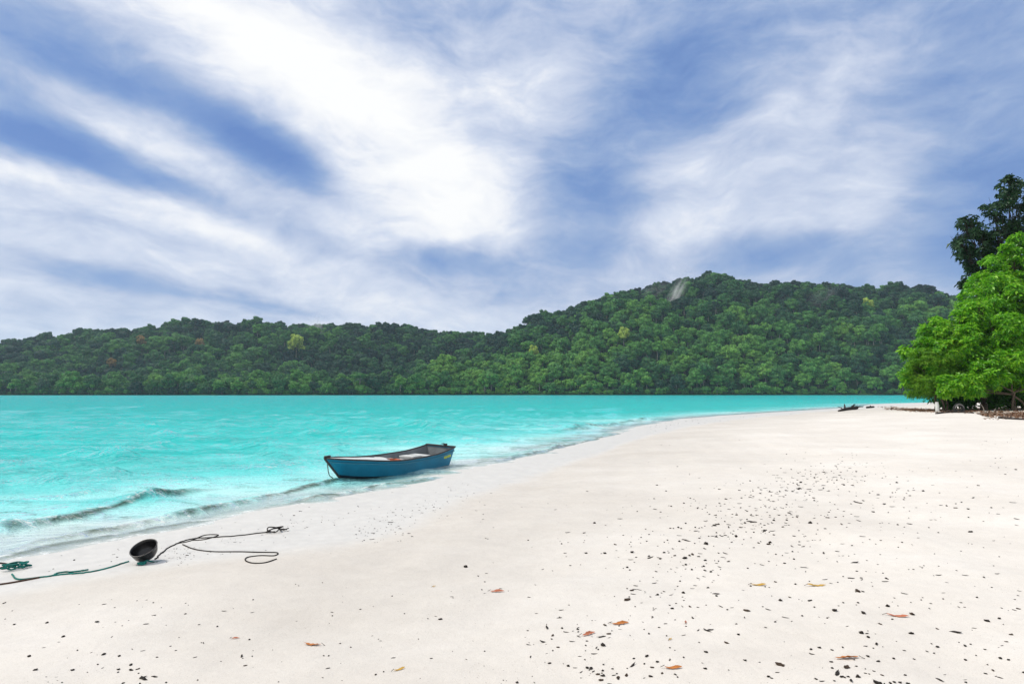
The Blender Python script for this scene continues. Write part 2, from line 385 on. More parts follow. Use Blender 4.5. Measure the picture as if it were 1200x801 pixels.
FB = SinField(14, 0.55, 10, 0.3); FB2 = SinField(15, 1.6, 8, 0.3)
xs = list(axis(-12, 3, 0.06, -4000, 4000, 1.05)); 
ys = [3.0]
while ys[-1] < 40: ys.append(ys[-1] * 1.0062)
g = ys[-1] * 0.0062
while ys[-1] < 4000: g *= 1.05; ys.append(ys[-1] + g)
g = 0.05
while ys[0] > -800: g *= 1.12; ys.insert(0, ys[0] - g)
xs = np.array(xs); ys = np.array(ys)
X, Y = np.meshgrid(xs, ys); SZ = sand_height(X, Y)
depth0 = -SZ
calm = sstep(0.0, 0.5, depth0)
dist = np.hypot(X, Y)
ampl = 0.25 + 0.75 * calm
H = ampl * (0.010 * WF[0](X, Y) * np.exp(-(dist / 26) ** 2) + 0.036 * ridg(WF[1], X, Y) * np.exp(-(dist / 80) ** 2) + 0.034 * ridg(WF[2], X, Y) * np.exp(-(dist / 160) ** 2) + 0.05 * WF[3](X, Y) * np.exp(-(dist / 400) ** 2))
silt_shade = np.zeros(X.shape); crest = np.zeros(X.shape)
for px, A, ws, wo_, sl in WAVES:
    P = spline(world_line(px), 8)
    d = poly_dist(P, X, Y) + 0.05 * FB(X, Y) * (ws / 0.13) * 0.6 + 0.10 * FB2(X, Y) * (ws / .13) * 0.5
    d0 = np.hypot(X - P[0][0], Y - P[0][1]); d1 = np.hypot(X - P[-1][0], Y - P[-1][1])
    L = np.linalg.norm(np.diff(P, axis=0), axis=1).sum()
    fade = sstep(0.0, 0.22 * L, d1) * sstep(0.0, 0.22 * L, d0)
    amp = A * fade * np.clip(0.85 + 0.28 * FB2(X * 0.7 + 3, Y * 0.7), 0.3, 1.4)
    prof = np.where(d > 0, np.exp(-(d / ws) ** 2), np.exp(-(d / wo_) ** 2))
    H = H + amp * prof * (dist < 400)
    silt_shade = np.maximum(silt_shade, sl * fade * np.clip(0.95 + 0.35 * FB2(X + 9, Y) + 0.25 * FB(X, Y), 0, 1) * np.exp(-((d - ws * 0.55) / (ws * 0.65)) ** 2) * (dist < 400))
    crest = np.maximum(crest, (sl > .4) * fade * np.exp(-((d + 0.02) / (ws * 0.5)) ** 2) * (dist < 400))
me = grid_mesh('water', xs, ys, H)
set_attr(me, 'depth', np.maximum(H - SZ, 0)); set_attr(me, 'silt_shade', silt_shade); set_attr(me, 'crest', crest)
m, t, o = mat('sea_water')
co = t.new('ShaderNodeTexCoord').outputs['Object']; dep = t.attr('depth'); silt_shade_a = t.attr('silt_shade'); crest_a = t.attr('crest')
r1 = t.noise(t.mapping(co, rot=(0, 0, R(20)), scale=(0.55, 1.5, 1)), 1.5, 4, 0.6, 0.6)
r2 = t.noise(t.mapping(co, rot=(0, 0, R(12)), scale=(0.6, 1.6, 1)), 5.5, 4, 0.6, 0.8)
r4 = t.noise(t.mapping(co, rot=(0, 0, R(8)), scale=(0.5, 1.3, 1)), 0.55, 6, 0.72, 0.5)
r3 = t.noise(t.mapping(co, rot=(0, 0, R(25)), scale=(0.35, 1.2, 1)), 0.35, 4, 0.6, 0.4)
shal = t.maprange(dep, 0.0, 0.5, 0.25, 1.0)
nord = t.bump(t.math('ADD', t.math('ADD', t.math('MULTIPLY', r1, 0.9), t.math('MULTIPLY', r2, 0.22)), t.math('MULTIPLY', r4, 2.8)), 0.26, shal)
nor = t.bump(t.math('ADD', t.math('ADD', t.math('MULTIPLY', r1, 0.80), t.math('MULTIPLY', r2, 0.13)), t.math('ADD', t.math('MULTIPLY', r3, 1.6), t.math('MULTIPLY', r4, 2.6))), 0.50, shal)
deepn = t.math('ADD', dep, t.math('MULTIPLY', t.math('SUBTRACT', t.noise(t.mapping(co, scale=(0.5, 1.4, 1)), 0.09, 4, 0.6), 0.5), 1.2))
bodyc = t.ramp(t.maprange(deepn, 0.0, 5.0), [(0.0, (0.70, 0.86, 0.82)), (0.025, (0.42, 0.84, 0.81)), (0.06, (0.15, 0.68, 0.66)), (0.14, (0.040, 0.60, 0.57)), (0.45, (0.014, 0.54, 0.52)), (1.0, (0.007, 0.47, 0.475))])
bodyc = t.mix(t.math('MULTIPLY', silt_shade_a, 0.92), bodyc, (0.045, 0.050, 0.020))  # shade and hull reflection on wave faces painted dark, with some silt
dif = t.new('ShaderNodeBsdfDiffuse'); t.l.new(bodyc, dif.inputs[0]); t.l.new(nord, dif.inputs['Normal'])
trn = t.new('ShaderNodeBsdfTransparent'); t.l.new(t.ramp(t.maprange(dep, 0, 0.6), [(0, (0.97, 1, 1)), (1, (0.55, 0.95, 0.93))]), trn.inputs[0])
alpha = t.math('SUBTRACT', 1.0, t.math('POWER', 2.718, t.math('MULTIPLY', dep, -22.0)))
alpha = t.math('MAXIMUM', alpha, t.math('MULTIPLY', silt_shade_a, 0.95))
body = t.mixsh(alpha, trn.outputs[0], dif.outputs[0])
gl = t.new('ShaderNodeBsdfGlossy'); gl.inputs['Roughness'].default_value = 0.06; t.l.new(nor, gl.inputs['Normal']); gl.inputs[0].default_value = (1, 1, 1, 1)
fr = t.new('ShaderNodeFresnel'); fr.inputs[0].default_value = 1.33; t.l.new(nor, fr.inputs['Normal'])
surf = t.mixsh(t.math('MULTIPLY', t.maprange(fr.outputs[0], 0.05, 0.26, 0.0, 0.86), t.math('MULTIPLY', t.maprange(dep, 0.0, 0.05, 0.35, 1.0), t.maprange(silt_shade_a, 0.0, 1.0, 1.0, 0.35))), body, gl.outputs[0])
# foam: thin lace at the water's edge and on the little breakers
fn = t.noise(co, 9, 5, 0.7, 0.8); fn2 = t.noise(co, 2.2, 3, 0.6, 0.5)
edge = t.math('MULTIPLY', t.maprange(dep, 0.004, 0.020, 1, 0), t.maprange(fn2, 0.42, 0.60))
edge = t.math('MULTIPLY', edge, t.maprange(fn, 0.40, 0.56))
cf = t.math('MULTIPLY', t.math('MULTIPLY', crest_a, t.maprange(fn2, 0.48, 0.60)), t.maprange(fn, 0.47, 0.56))
foam = t.math('MULTIPLY', t.math('MAXIMUM', edge, cf), 0.8)
fd = t.new('ShaderNodeBsdfDiffuse'); fd.inputs[0].default_value = (0.82, 0.84, 0.83, 1)
t.l.new(t.mixsh(foam, surf, fd.outputs[0]), o.inputs[0])
tag(link('water', me, m), 'turquoise sea rippling up to the beach', kind='structure')

# ------------------------------------------------------------------ hills across the bay
HN1, HN2, HN3 = SinField(21, 90, 12, 0.4), SinField(22, 38, 14, 0.4), SinField(23, 170, 8, 0.3)
def ridge(pts, yr, crown):
    q = np.array([at_y(a, b, yr) for a, b in pts]); return q[:, 0], np.maximum(q[:, 2] - crown, 0)
RX, RH = ridge([(330, 461), (420, 452), (480, 436), (540, 408), (590, 383), (640, 365), (680, 348), (720, 338), (770, 324), (805, 319), (840, 321), (900, 324), (950, 329), (1000, 331), (1050, 334), (1085, 344), (1140, 366), (1220, 388), (1400, 420), (1700, 455)], 770, 28)
LX, LH = ridge([(-900, 455), (-500, 440), (-200, 418), (0, 402), (60, 393), (110, 389), (150, 385), (195, 376), (230, 373), (330, 374), (400, 373), (440, 374), (480, 374), (500, 380), (540, 383), (590, 386), (680, 410), (800, 455)], 900, 28)
def hill(X, Y, hx, hh, ys_, yr, seed):
    sh = ys_ + 14 * np.sin(X / 130 + seed) + 7 * np.sin(X / 47 + 2 * seed)
    t = (Y - sh) / (yr - sh); h = np.interp(X, hx, hh)
    up = np.sin(np.clip(t, 0, 1) * math.pi / 2) ** 1.15
    dn = np.where(t > 1, np.exp(-((t - 1) / 0.9) ** 2), 1.0)
    z = h * up * dn + np.minimum(t, 0) * 60
    bump = (4.5 * HN1(X, Y) + 2.6 * HN2(X, Y)) * sstep(0.02, 0.25, t) * (1 - 0.93 * sstep(0.72, 0.97, t)) * np.minimum(h / 60, 1)
    lip = 1.6 * sstep(0, 0.012, t)
    return np.maximum(z + bump + lip, -8)
def hill_height(X, Y):
    return np.maximum(hill(X, Y, RX, RH, 500, 770, 1.0), hill(X, Y, LX, LH, 640, 900, 2.6))
xs = np.arange(-1500, 1500, 9.0); ys = np.arange(430, 1500, 7.0)
X, Y = np.meshgrid(xs, ys); me = grid_mesh('hills', xs, ys, hill_height(X, Y))
m, t, o = mat('forest_floor'); co = t.new('ShaderNodeTexCoord').outputs['Object']
t.l.new(principled(t, t.ramp(t.noise(co, 0.08, 5, 0.6), [(0.3, (0.012, 0.034, 0.012)), (0.7, (0.030, 0.075, 0.022))]), 0.95, 0.1), o.inputs[0])
tag(link('hills', me, m), 'two forested hills rising across the bay', kind='structure')

# ------------------------------------------------------------------ forest trees
def leaf_quads(C, N, size, r, aspect=1.0):
    """one quad per centre, facing N, random roll"""
    n = len(C); N = N / (np.linalg.norm(N, axis=1)[:, None] + 1e-9)
    a = np.cross(N, r.normal(size=(n, 3))); a /= np.linalg.norm(a, axis=1)[:, None] + 1e-9; b = np.cross(N, a)
    s = np.asarray(size)[:, None] * 0.5; a = a * s; b = b * s * aspect
    bend = N * s * 0.25
    V = np.stack([C - a - bend, C - b * 0.9, C + a - bend, C + b * 0.9], 1).reshape(-1, 3)
    return V, np.arange(n * 4).reshape(n, 4)
def crown_mesh(name, lobes, per_area, size, seed, flat=0.0):
    r = np.random.default_rng(seed); Cs, Ns = [], []
    for cx, cy, cz, rx, ry, rz in lobes:
        n = int(per_area * (rx * ry + rx * rz + ry * rz) / 3 * 4 * math.pi)
        u = r.normal(size=(n, 3)); u[:, 2] = np.where(u[:, 2] < -0.6, -u[:, 2] * 0.7, u[:, 2]); u /= np.linalg.norm(u, axis=1)[:, None]
        k = 1 + 0.16 * np.sin(5 * u[:, 0] + seed) * np.sin(4 * u[:, 1] + cx) + r.normal(0, 0.10, n) - np.abs(r.normal(0, 0.11, n))
        P = u * k[:, None] * np.array([rx, ry, rz]) + np.array([cx, cy, cz])
        Cs.append(P); Ns.append(u / np.array([rx, ry, rz]) * min(rx, rz) + r.normal(0, 0.26, (n, 3)))
    C = np.concatenate(Cs); N = np.concatenate(Ns)
    V, q = leaf_quads(C, N, size * np.exp(r.normal(0, 0.3, len(C))), r, 0.8); return np_mesh(name, V, q)
def lobes_round(r, R0, H, n):
    L = [(0, 0, H, R0 * 0.66, R0 * 0.66, R0 * 0.56)]
    for k in range(2 * n):
        a = math.pi * k / n + r.uniform(-.3, .3); d = R0 * r.uniform(.42, .85); s = R0 * r.uniform(.22, .42)
        L.append((d * math.cos(a), d * math.sin(a), H + R0 * r.uniform(-.55, .42), s, s, s * .8))
    for k in range(5): 
        a = r.uniform(0, 6.28); s = R0 * r.uniform(.2, .34); L.append((R0 * .38 * math.cos(a), R0 * .38 * math.sin(a), H + R0 * r.uniform(.38, .68), s, s, s * .85))
    return L
def lobes_umbrella(r, R0, H, n):
    L = []
    for k in range(n):
        a = 2 * math.pi * k / n + r.uniform(-.3, .3); d = R0 * r.uniform(.4, .75); s = R0 * r.uniform(.32, .46)
        L.append((d * math.cos(a), d * math.sin(a), H + R0 * r.uniform(-.08, .16), s, s, s * .48))
    L.append((0, 0, H + R0 * .16, R0 * .5, R0 * .5, R0 * .24)); return L
def lobes_tall(r, R0, H, n):
    L = []
    for k in range(n):
        f = k / (n - 1); s = R0 * (0.72 - 0.42 * f) * r.uniform(.85, 1.1)
        L.append((R0 * r.uniform(-.35, .35) * (1 - f), R0 * r.uniform(-.35, .35) * (1 - f), H - R0 * .9 + f * R0 * 2.3, s, s, s * .7))
    return L
rr = np.random.default_rng(31)
TREE_KINDS = [
    ('round', lobes_round(rr, 5.2, 7.6, 6), 5.0), ('round', lobes_round(rr, 4.6, 8.2, 5), 5.5), ('round', lobes_round(rr, 5.8, 7.2, 8), 4.6),
    ('umbrella', lobes_umbrella(rr, 6.2, 11.0, 7), 9.5), ('umbrella', lobes_umbrella(rr, 5.0, 12.6, 5), 11.0),
    ('tall', lobes_tall(rr, 4.2, 8.4, 6), 4.5), ('round', lobes_round(rr, 4.2, 3.6, 6), 2.0)]
GREENS = [(0.0, (0.010, 0.036, 0.032)), (0.25, (0.026, 0.088, 0.046)), (0.45, (0.055, 0.175, 0.050)), (0.62, (0.095, 0.270, 0.056)), (0.80, (0.125, 0.32, 0.058)), (0.94, (0.17, 0.37, 0.06))]
LEAF_FOREST = leaf_material('rainforest_leaves', GREENS, per_object=True, transl=0.25)
LEAF_LIME = leaf_material('lime_leaves', [(0.0, (0.36, 0.50, 0.08)), (1.0, (0.50, 0.62, 0.13))], per_object=True, transl=0.3)
LEAF_RUST = leaf_material('rust_leaves', [(0.0, (0.30, 0.21, 0.07)), (1.0, (0.38, 0.24, 0.09))], per_object=True, transl=0.3)
BARK_FAR = simple('pale_bark', (0.30, 0.28, 0.24), 0.9, 0.2, 0.5, 1.2)
PROTO = []
for k, (kind, lobes, hb) in enumerate(TREE_KINDS):
    cm_ = crown_mesh('crown', lobes, 7.0, 0.80, 100 + k); cm_.materials.append(LEAF_FOREST)
    tb = MB(); r = np.random.default_rng(200 + k)
    tb.tube([(0, 0, -2.5), (0.1, 0.05, 0.4), (0.15, -0.1, hb * .55), (0.05, 0, hb)], [0.5, 0.36, 0.28, 0.2], 7, False)
    for j in range(5):
        a = 2 * math.pi * j / 5 + r.uniform(-.3, .3); L = lobes[min(j + 1, len(lobes) - 1)]
        tb.tube([(0.05, 0, hb * r.uniform(.7, .98)), (L[0] * .5, L[1] * .5, (hb + L[2]) / 2), (L[0], L[1], L[2])], [0.16, 0.11, 0.05], 5, False)
    tm = tb.mesh('trunk', True); tm.materials.append(BARK_FAR); PROTO.append((cm_, tm, kind))

# positions
pts = []
gstep = 6.7
for gy in np.arange(468, 1010, gstep):
    gx = np.arange(-760, 860, gstep); n = len(gx)
    x = gx + rng.uniform(-.48, .48, n) * gstep; y = gy + rng.uniform(-.48, .48, n) * gstep
    z = hill_height(x, y); px = 600 + F * x / y
    zn = hill_height(x, y - 6)
    keep = (z > 0.25) & (px > -110) & (px < 1310)
    pts.append(np.stack([x, y, z], 1)[keep])
fx = np.arange(-760, 860, 4.4); fx = fx + rng.uniform(-1.6, 1.6, len(fx)); fy = np.full(len(fx), 470.0)
for _ in range(500):
    fy = np.where(hill_height(fx, fy) < rng.uniform(0.3, 1.2, len(fx)), fy + 0.5, fy)
pts = np.concatenate(pts); n_fringe = len(fx); pts = np.concatenate([pts, np.stack([fx, fy, hill_height(fx, fy)], 1)])
fringe = np.arange(len(pts)) >= len(pts) - n_fringe
# drop what lies well behind a ridge: hidden from the beach
def visible(P, margin):
    ok = np.ones(len(P), bool); e = (P[:, 2] + margin - CAM_Z) / np.hypot(P[:, 0], P[:, 1])
    for f in np.linspace(0.5, 0.985, 40):
        q = P[:, :2] * f; ok &= ((hill_height(q[:, 0], q[:, 1]) + 2 - CAM_Z) / np.hypot(q[:, 0], q[:, 1])) < e
    return ok
vm = visible(pts, 17) & (np.abs(pts[:, 0] * F / pts[:, 1] + 0) < 720); pts, fringe = pts[vm], fringe[vm]
npt = len(pts)
kind_i = rng.choice(len(PROTO), npt, p=[.30, .27, .25, .0, .0, .0, .18])
low = pts[:, 2] < 5
kind_i = np.where(fringe | (low & (rng.uniform(size=npt) < .6)), 6, kind_i)
scl = np.exp(np.clip(rng.normal(0, 0.32, npt), -.65, .48)) * 0.96 * np.where(fringe, .62, 1.0)
order = np.argsort(-(scl / pts[:, 1]) * np.where(pts[:, 2] < 12, 1.25, 1.0))
PX = 600 + F * pts[:, 0] / pts[:, 1]
tp = pts[:, 2] + 10
PY = 400.5 + F * np.tan(PITCH - np.arctan2(tp - CAM_Z, pts[:, 1]))
single = {}
def pick(px, py, info):
    d = (PX - px) ** 2 + (PY - py) ** 2
    for i in np.argsort(d):
        if int(i) not in single: single[int(i)] = info; return int(i)
pick(346, 412, ('lime', 1.25, 'bright lime green tree standing out in the dark forest of the long left hill'))
pick(506, 397, ('lime', 0.9, 'small yellow green tree just below the ridge left of the saddle between the hills'))
pick(732, 389, ('lime', 1.0, 'yellow green tree halfway up the big hill below the drifting mist'))
pick(627, 414, ('lime', 0.9, 'pale yellow green tree low on the left flank of the big hill'))
pick(165, 402, ('rust', 0.9, 'rusty brown tree just under the ridge of the long left hill'))
pick(236, 404, ('rust', 0.95, 'reddish tree in the upper middle of the long left hill'))
pick(135, 429, ('rust', 0.9, 'orange brown tree halfway down the long left hill'))
pick(1018, 362, ('lime', 0.95, 'pale yellow tree near the top right of the big hill'))
vis = visible(pts, 9) & (PX > 2) & (PX < 1055)
n_front = 0
for i in order:
    if n_front >= 275: break
    i = int(i)
    if i in single or not vis[i] or pts[i, 2] > 9.0: continue
    single[i] = None; n_front += 1
for k in range(len(PROTO)):      # every kind of tree stands at least once among the single ones
    if not any(single[i] is None and kind_i[i] == k for i in single):
        j = [i for i in single if single[i] is None and kind_i[i] == 0][3 * k + 2]; kind_i[j] = k
DESC = {'round': 'round crowned', 'umbrella': 'flat topped long trunked', 'tall': 'tall narrow'}
made = {}
for i, info in single.items():
    k = int(kind_i[i]) if info is None else int(i % 3)
    cm_, tm, kind = PROTO[k]
    left = pts[i, 1] > 625
    if info is None:
        lab = ('%s dark green tree at the foot of the long left hill' if left else '%s green tree at the foot of the big right hill') % DESC[kind]
        sc = scl[i]; grp = 'trees along the far shore'
    else: sc = info[1] * 1.35; lab = info[2]; grp = 'odd coloured trees on the hills'
    root = thing('rainforest_tree', lab, 'tree', pts[i] - np.array([0, 4.0 if info else 0, 0.6]), float(rng.uniform(0, 6.28)), grp)
    root.scale = (sc, sc, sc * float(rng.uniform(.9, 1.15)) * (1.25 if info else 1.0))
    c = bpy.data.objects.new('crown', cm_); COL.objects.link(c); c.parent = root
    tr = bpy.data.objects.new('trunk', tm); COL.objects.link(tr); tr.parent = root
    if info is not None:
        c.material_slots[0].link = 'OBJECT'; c.material_slots[0].material = LEAF_LIME if info[0] == 'lime' else LEAF_RUST
    elif k not in made: made[k] = (c, tr)
for k in range(len(PROTO)):
    assert k in made, k
# the rest of the forest: one mass
rest = np.array([i for i in range(npt) if i not in single])
fm = bpy.data.meshes.new('forest'); fm.vertices.add(len(rest)); fm.vertices.foreach_set('co', (pts[rest] - np.array([0, 0, 0.6])).astype(np.float32).ravel())
a = fm.attributes.new('size', 'FLOAT', 'POINT'); a.data.foreach_set('value', scl[rest].astype(np.float32))
a = fm.attributes.new('kind_index', 'INT', 'POINT'); a.data.foreach_set('value', kind_i[rest].astype(np.int32))
a = fm.attributes.new('turn', 'FLOAT', 'POINT'); a.data.foreach_set('value', rng.uniform(0, 6.28, len(rest)).astype(np.float32))
fo = link('forest', fm); tag(fo, 'dense dark green rainforest covering both hills', 'forest', kind='stuff')
ng = bpy.data.node_groups.new('forest_trees', 'GeometryNodeTree')
ng.interface.new_socket('Geometry', in_out='INPUT', socket_type='NodeSocketGeometry'); ng.interface.new_socket('Geometry', in_out='OUTPUT', socket_type='NodeSocketGeometry')
N_ = ng.nodes; L_ = ng.links
gi = N_.new('NodeGroupInput'); go = N_.new('NodeGroupOutput'); iop = N_.new('GeometryNodeInstanceOnPoints')
geos = []
for k in range(len(PROTO)):
    jn = N_.new('GeometryNodeJoinGeometry')
    for ob in made[k]:
        oi = N_.new('GeometryNodeObjectInfo'); oi.inputs['Object'].default_value = ob; oi.transform_space = 'ORIGINAL'; L_.new(oi.outputs['Geometry'], jn.inputs[0])
    gti = N_.new('GeometryNodeGeometryToInstance'); L_.new(jn.outputs[0], gti.inputs[0]); geos.append(gti)
jj = N_.new('GeometryNodeJoinGeometry')
for g_ in reversed(geos): L_.new(g_.outputs[0], jj.inputs[0])
def named(nm, typ):
    n = N_.new('GeometryNodeInputNamedAttribute'); n.data_type = typ; n.inputs['Name'].default_value = nm; return n.outputs[0]
L_.new(gi.outputs[0], iop.inputs['Points']); L_.new(jj.outputs[0], iop.inputs['Instance']); iop.inputs['Pick Instance'].default_value = True
L_.new(named('kind_index', 'INT'), iop.inputs['Instance Index']); L_.new(named('size', 'FLOAT'), iop.inputs['Scale'])
cx_ = N_.new('ShaderNodeCombineXYZ'); L_.new(named('turn', 'FLOAT'), cx_.inputs[2])
e2r = N_.new('FunctionNodeEulerToRotation'); L_.new(cx_.outputs[0], e2r.inputs[0]); L_.new(e2r.outputs[0], iop.inputs['Rotation'])
L_.new(iop.outputs[0], go.inputs[0])
md = fo.modifiers.new('trees', 'NODES'); md.node_group = ng

# ------------------------------------------------------------------ trees at the end of the beach
BARK = simple('grey_brown_bark', (0.14, 0.105, 0.075), 0.9, 0.2, 0.55, 2.5, 0.02)
DARK_BARK = simple('dark_brown_bark', (0.045, 0.038, 0.03), 0.9, 0.2, 0.5, 2.5, 0.02)  # darker bark for the tall dark tree
def rosettes(centres, outward, leaf, n_leaf, r, droop=0.25, wide=0.42):
    """whorls of folded leaves round twig tips"""
    Vs = []; n = len(centres)
    out = outward / (np.linalg.norm(outward, axis=1)[:, None] + 1e-9)
    ax = out * 0.6 + np.array([0, 0, 0.75]) + r.normal(0, 0.28, (n, 3)); ax /= np.linalg.norm(ax, axis=1)[:, None]
    u = np.cross(ax, r.normal(size=(n, 3))); u /= np.linalg.norm(u, axis=1)[:, None]; v = np.cross(ax, u)
    for k in range(n_leaf):
        a = 2 * math.pi * k / n_leaf + r.uniform(-.35, .35, n); keep = r.uniform(size=n) < 0.88
        d = u * np.cos(a)[:, None] + v * np.sin(a)[:, None]; s = np.cross(ax, d)
        L = leaf * np.exp(r.normal(0, .22, n))[:, None]; lift = r.uniform(-.25, .55, n)[:, None]
        d2 = d + ax * lift; d2 /= np.linalg.norm(d2, axis=1)[:, None]
        b = centres + d2 * L * 0.12; tip = centres + d2 * L - np.array([0, 0, 1.0]) * L * droop * r.uniform(.3, 1.3, n)[:, None]
        mid = centres + d2 * L * 0.58; hw = L * wide * 0.5
        l_ = mid - s * hw + ax * hw * .35; r_ = mid + s * hw + ax * hw * .35
        Vs.append(np.stack([b, l_, tip, r_], 1)[keep].reshape(-1, 3))
    V = np.concatenate(Vs); m_ = len(V) // 4; i = np.arange(m_) * 4
    return V, np.concatenate([np.stack([i, i + 1, i + 2], 1), np.stack([i, i + 2, i + 3], 1)])
def shore_tree(name, label, base, lobes, leaf, n_leaf, density, material, seed, trunk_r=0.16, bark=BARK, shell=0.55, gap=0.0, droop=0.25, wide=0.42, stems=1, group=None, clumps=11):
    """lobes: (x, y, z, radius) in metres from the base"""
    r = np.random.default_rng(seed); root = thing(name, label, 'tree' if 'tree' in name else 'shrub', base, 0, group)
    Cs, Os = [], []; small = []
    for x, y, z, R0 in lobes:
        small.append((x, y, z, R0 * .72))
        for _ in range(clumps):
            u = r.normal(size=3); u /= np.linalg.norm(u); q_ = R0 * r.uniform(.26, .46)
            small.append((x + u[0] * R0 * .72, y + u[1] * R0 * .72, z + u[2] * R0 * .66, q_))
    for x, y, z, R0 in small:
        n = int(density * 4 * math.pi * R0 * R0)
        u = r.normal(size=(n, 3)); u /= np.linalg.norm(u, axis=1)[:, None]
        k = shell + (1 - shell) * r.uniform(size=n) ** 0.6; k *= 1 + 0.18 * np.sin(3.1 * u[:, 0] * 2 + seed + x) * np.sin(2.7 * u[:, 2] * 2 + y)
        P = u * (k * R0)[:, None] * np.array([1, 1, .86]) + np.array([x, y, z])
        if gap:
            g = np.array([mnoise.noise(Vector(p * 1.15 + seed)) for p in P]); keep = g > gap - 0.35; P, u = P[keep], u[keep]
        g = P[:, 2] > 0.12; Cs.append(P[g]); Os.append(u[g])
    C = np.concatenate(Cs); O = np.concatenate(Os)
    V, tt = rosettes(C, O, leaf, n_leaf, r, droop, wide); link('crown', np_mesh('crown', V, tt), material, root)
    tb = MB(); mean = np.mean([l[:3] for l in lobes], axis=0); top = max(l[2] for l in lobes)
    for s_ in range(stems):
        a = r.uniform(0, 6.28); bx, by = (0, 0) if stems == 1 else (0.35 * math.cos(a), 0.35 * math.sin(a))
        fork = np.array([mean[0] * .35 + r.normal(0, .2), mean[1] * .35 + r.normal(0, .2), mean[2] * r.uniform(.45, .6)])
        tb.tube(spline([(bx, by, -0.3), (bx * 1.3 + .06, by * 1.3, fork[2] * .4), fork], 4), np.linspace(trunk_r * 1.3, trunk_r * .8, 9), 8, False)
        for x, y, z, R0 in (lobes if stems == 1 else lobes[s_::stems]):
            e = np.array([x, y, z]); mid = fork * .45 + e * .55 + np.array([r.normal(0, .15), r.normal(0, .15), -.15 * R0])
            tb.tube(spline([fork, mid, e], 4), np.linspace(trunk_r * .62, trunk_r * .16, 9), 6, False)
            for j in range(9):
                d = r.normal(size=3); d[2] = abs(d[2]) * .8; d /= np.linalg.norm(d); e2 = e + d * R0 * .85; st = fork + (e - fork) * r.uniform(.5, 1)
                tb.tube([st, (st + e2) / 2 + r.normal(0, .1, 3), e2], [trunk_r * .2, trunk_r * .13, trunk_r * .05], 4, False)
    tb.build('trunk', bark, root, True); return root
def lobes_px(base, y0, items):
    """items: (px, py, dy, radius in px): lobes of a crown at the depth of the tree"""
    out = []
    for px, py, dy_, rp in items:
        p = at_y(px, py, y0 + dy_); out.append((p[0] - base[0], p[1] - base[1], p[2] - base[2], rp * (y0 + dy_) / F))
    return out
GREEN_BRIGHT = leaf_material('bright_green_leaves', [(0.0, (0.018, 0.100, 0.008)), (0.32, (0.085, 0.320, 0.014)), (0.65, (0.230, 0.560, 0.025)), (1.0, (0.430, 0.700, 0.050))], transl=0.48, rough=0.38, spec=0.4)
GREEN_MID = leaf_material('mid_green_leaves', [(0.0, (0.015, 0.085, 0.012)), (0.4, (0.040, 0.18, 0.018)), (1.0, (0.11, 0.32, 0.03))], transl=0.34, rough=0.4, spec=0.4)
GREEN_DARK = leaf_material('dark_green_leaves', [(0.0, (0.010, 0.036, 0.018)), (0.5, (0.020, 0.064, 0.026)), (1.0, (0.05, 0.12, 0.035))], transl=0.2, rough=0.45, spec=0.3)
GREEN_OLIVE = leaf_material('olive_leaves', [(0.0, (0.05, 0.18, 0.012)), (0.5, (0.14, 0.36, 0.02)), (1.0, (0.30, 0.48, 0.04))], transl=0.45, rough=0.5, spec=0.3)
def base_at(px, y):
    x = (px - 600) / F * y; return np.array([x, y, float(sand_height(x, y)) - 0.03])
Y0 = 46.0
b = base_at(1150, Y0)
shore_tree('broadleaf_tree', 'big bright green broadleaf tree bulging over the end of the beach', b,
    lobes_px(b, Y0, [(1120, 395, 0, 34), (1150, 372, 0, 34), (1185, 352, .5, 32), (1165, 345, 1, 26), (1215, 370, 0, 40), (1178, 400, -1.5, 36), (1100, 425, 0, 34), (1082, 440, 0, 25), (1140, 432, -.8, 34), (1205, 420, -1.5, 38), (1095, 388, .5, 20), (1250, 400, 0, 45), (1078, 412, .3, 20), (1240, 350, 1, 40)]),
    0.27, 7, 14.0, GREEN_BRIGHT, 301, 0.20, gap=.24, group='trees at the end of the beach')
b = base_at(1190, Y0 - 2.4)
shore_tree('broadleaf_shrub', 'low light green shrub in front of the big broadleaf tree', b,
    lobes_px(b, Y0 - 2.4, [(1112, 452, 0, 15), (1135, 448, -.3, 18), (1160, 440, -.3, 20), (1185, 425, -.3, 22), (1208, 440, -.2, 24), (1240, 430, 0, 30)]),
    0.27, 7, 19.0, GREEN_BRIGHT, 302, 0.08, stems=3, group='trees at the end of the beach')
b = base_at(1098, Y0 - .6)
shore_tree('olive_shrub', 'thin olive leaved shrub with bare twigs at the left end of the tree clump', b,
    lobes_px(b, Y0 - .6, [(1080, 440, 0, 22), (1098, 425, -.2, 24), (1116, 442, 0, 20), (1076, 456, 0, 14), (1095, 456, .2, 13), (1075, 422, 0, 14), (1110, 412, 0, 16)]),
    0.17, 7, 26.0, GREEN_OLIVE, 303, 0.06, stems=4, gap=0.18, wide=.3, group='trees at the end of the beach')
b = base_at(1185, Y0 + 5)
shore_tree('tall_dark_tree', 'tall dark leaved tree rising behind the bright green trees', b,
    lobes_px(b, Y0 + 5, [(1192, 228, 0, 24), (1165, 245, 0, 18), (1140, 268, 0, 18), (1172, 272, 0, 22), (1210, 262, 0, 30), (1128, 290, 0, 15), (1140, 300, 0, 14), (1128, 262, 0, 10), (1150, 315, .4, 16), (1180, 305, .5, 24), (1215, 310, 0, 30), (1160, 335, .4, 18), (1190, 335, .4, 22), (1150, 282, 0, 14), (1142, 318, 0, 13), (1152, 300, 0, 15), (1136, 332, .3, 12), (1122, 278, 0, 9), (1230, 230, 0, 30), (1188, 212, 0, 10)]),
    0.30, 8, 7.5, GREEN_DARK, 304, 0.16, bark=DARK_BARK, shell=0.35, gap=0.31, wide=.5, droop=.4, clumps=8, group='trees at the end of the beach')
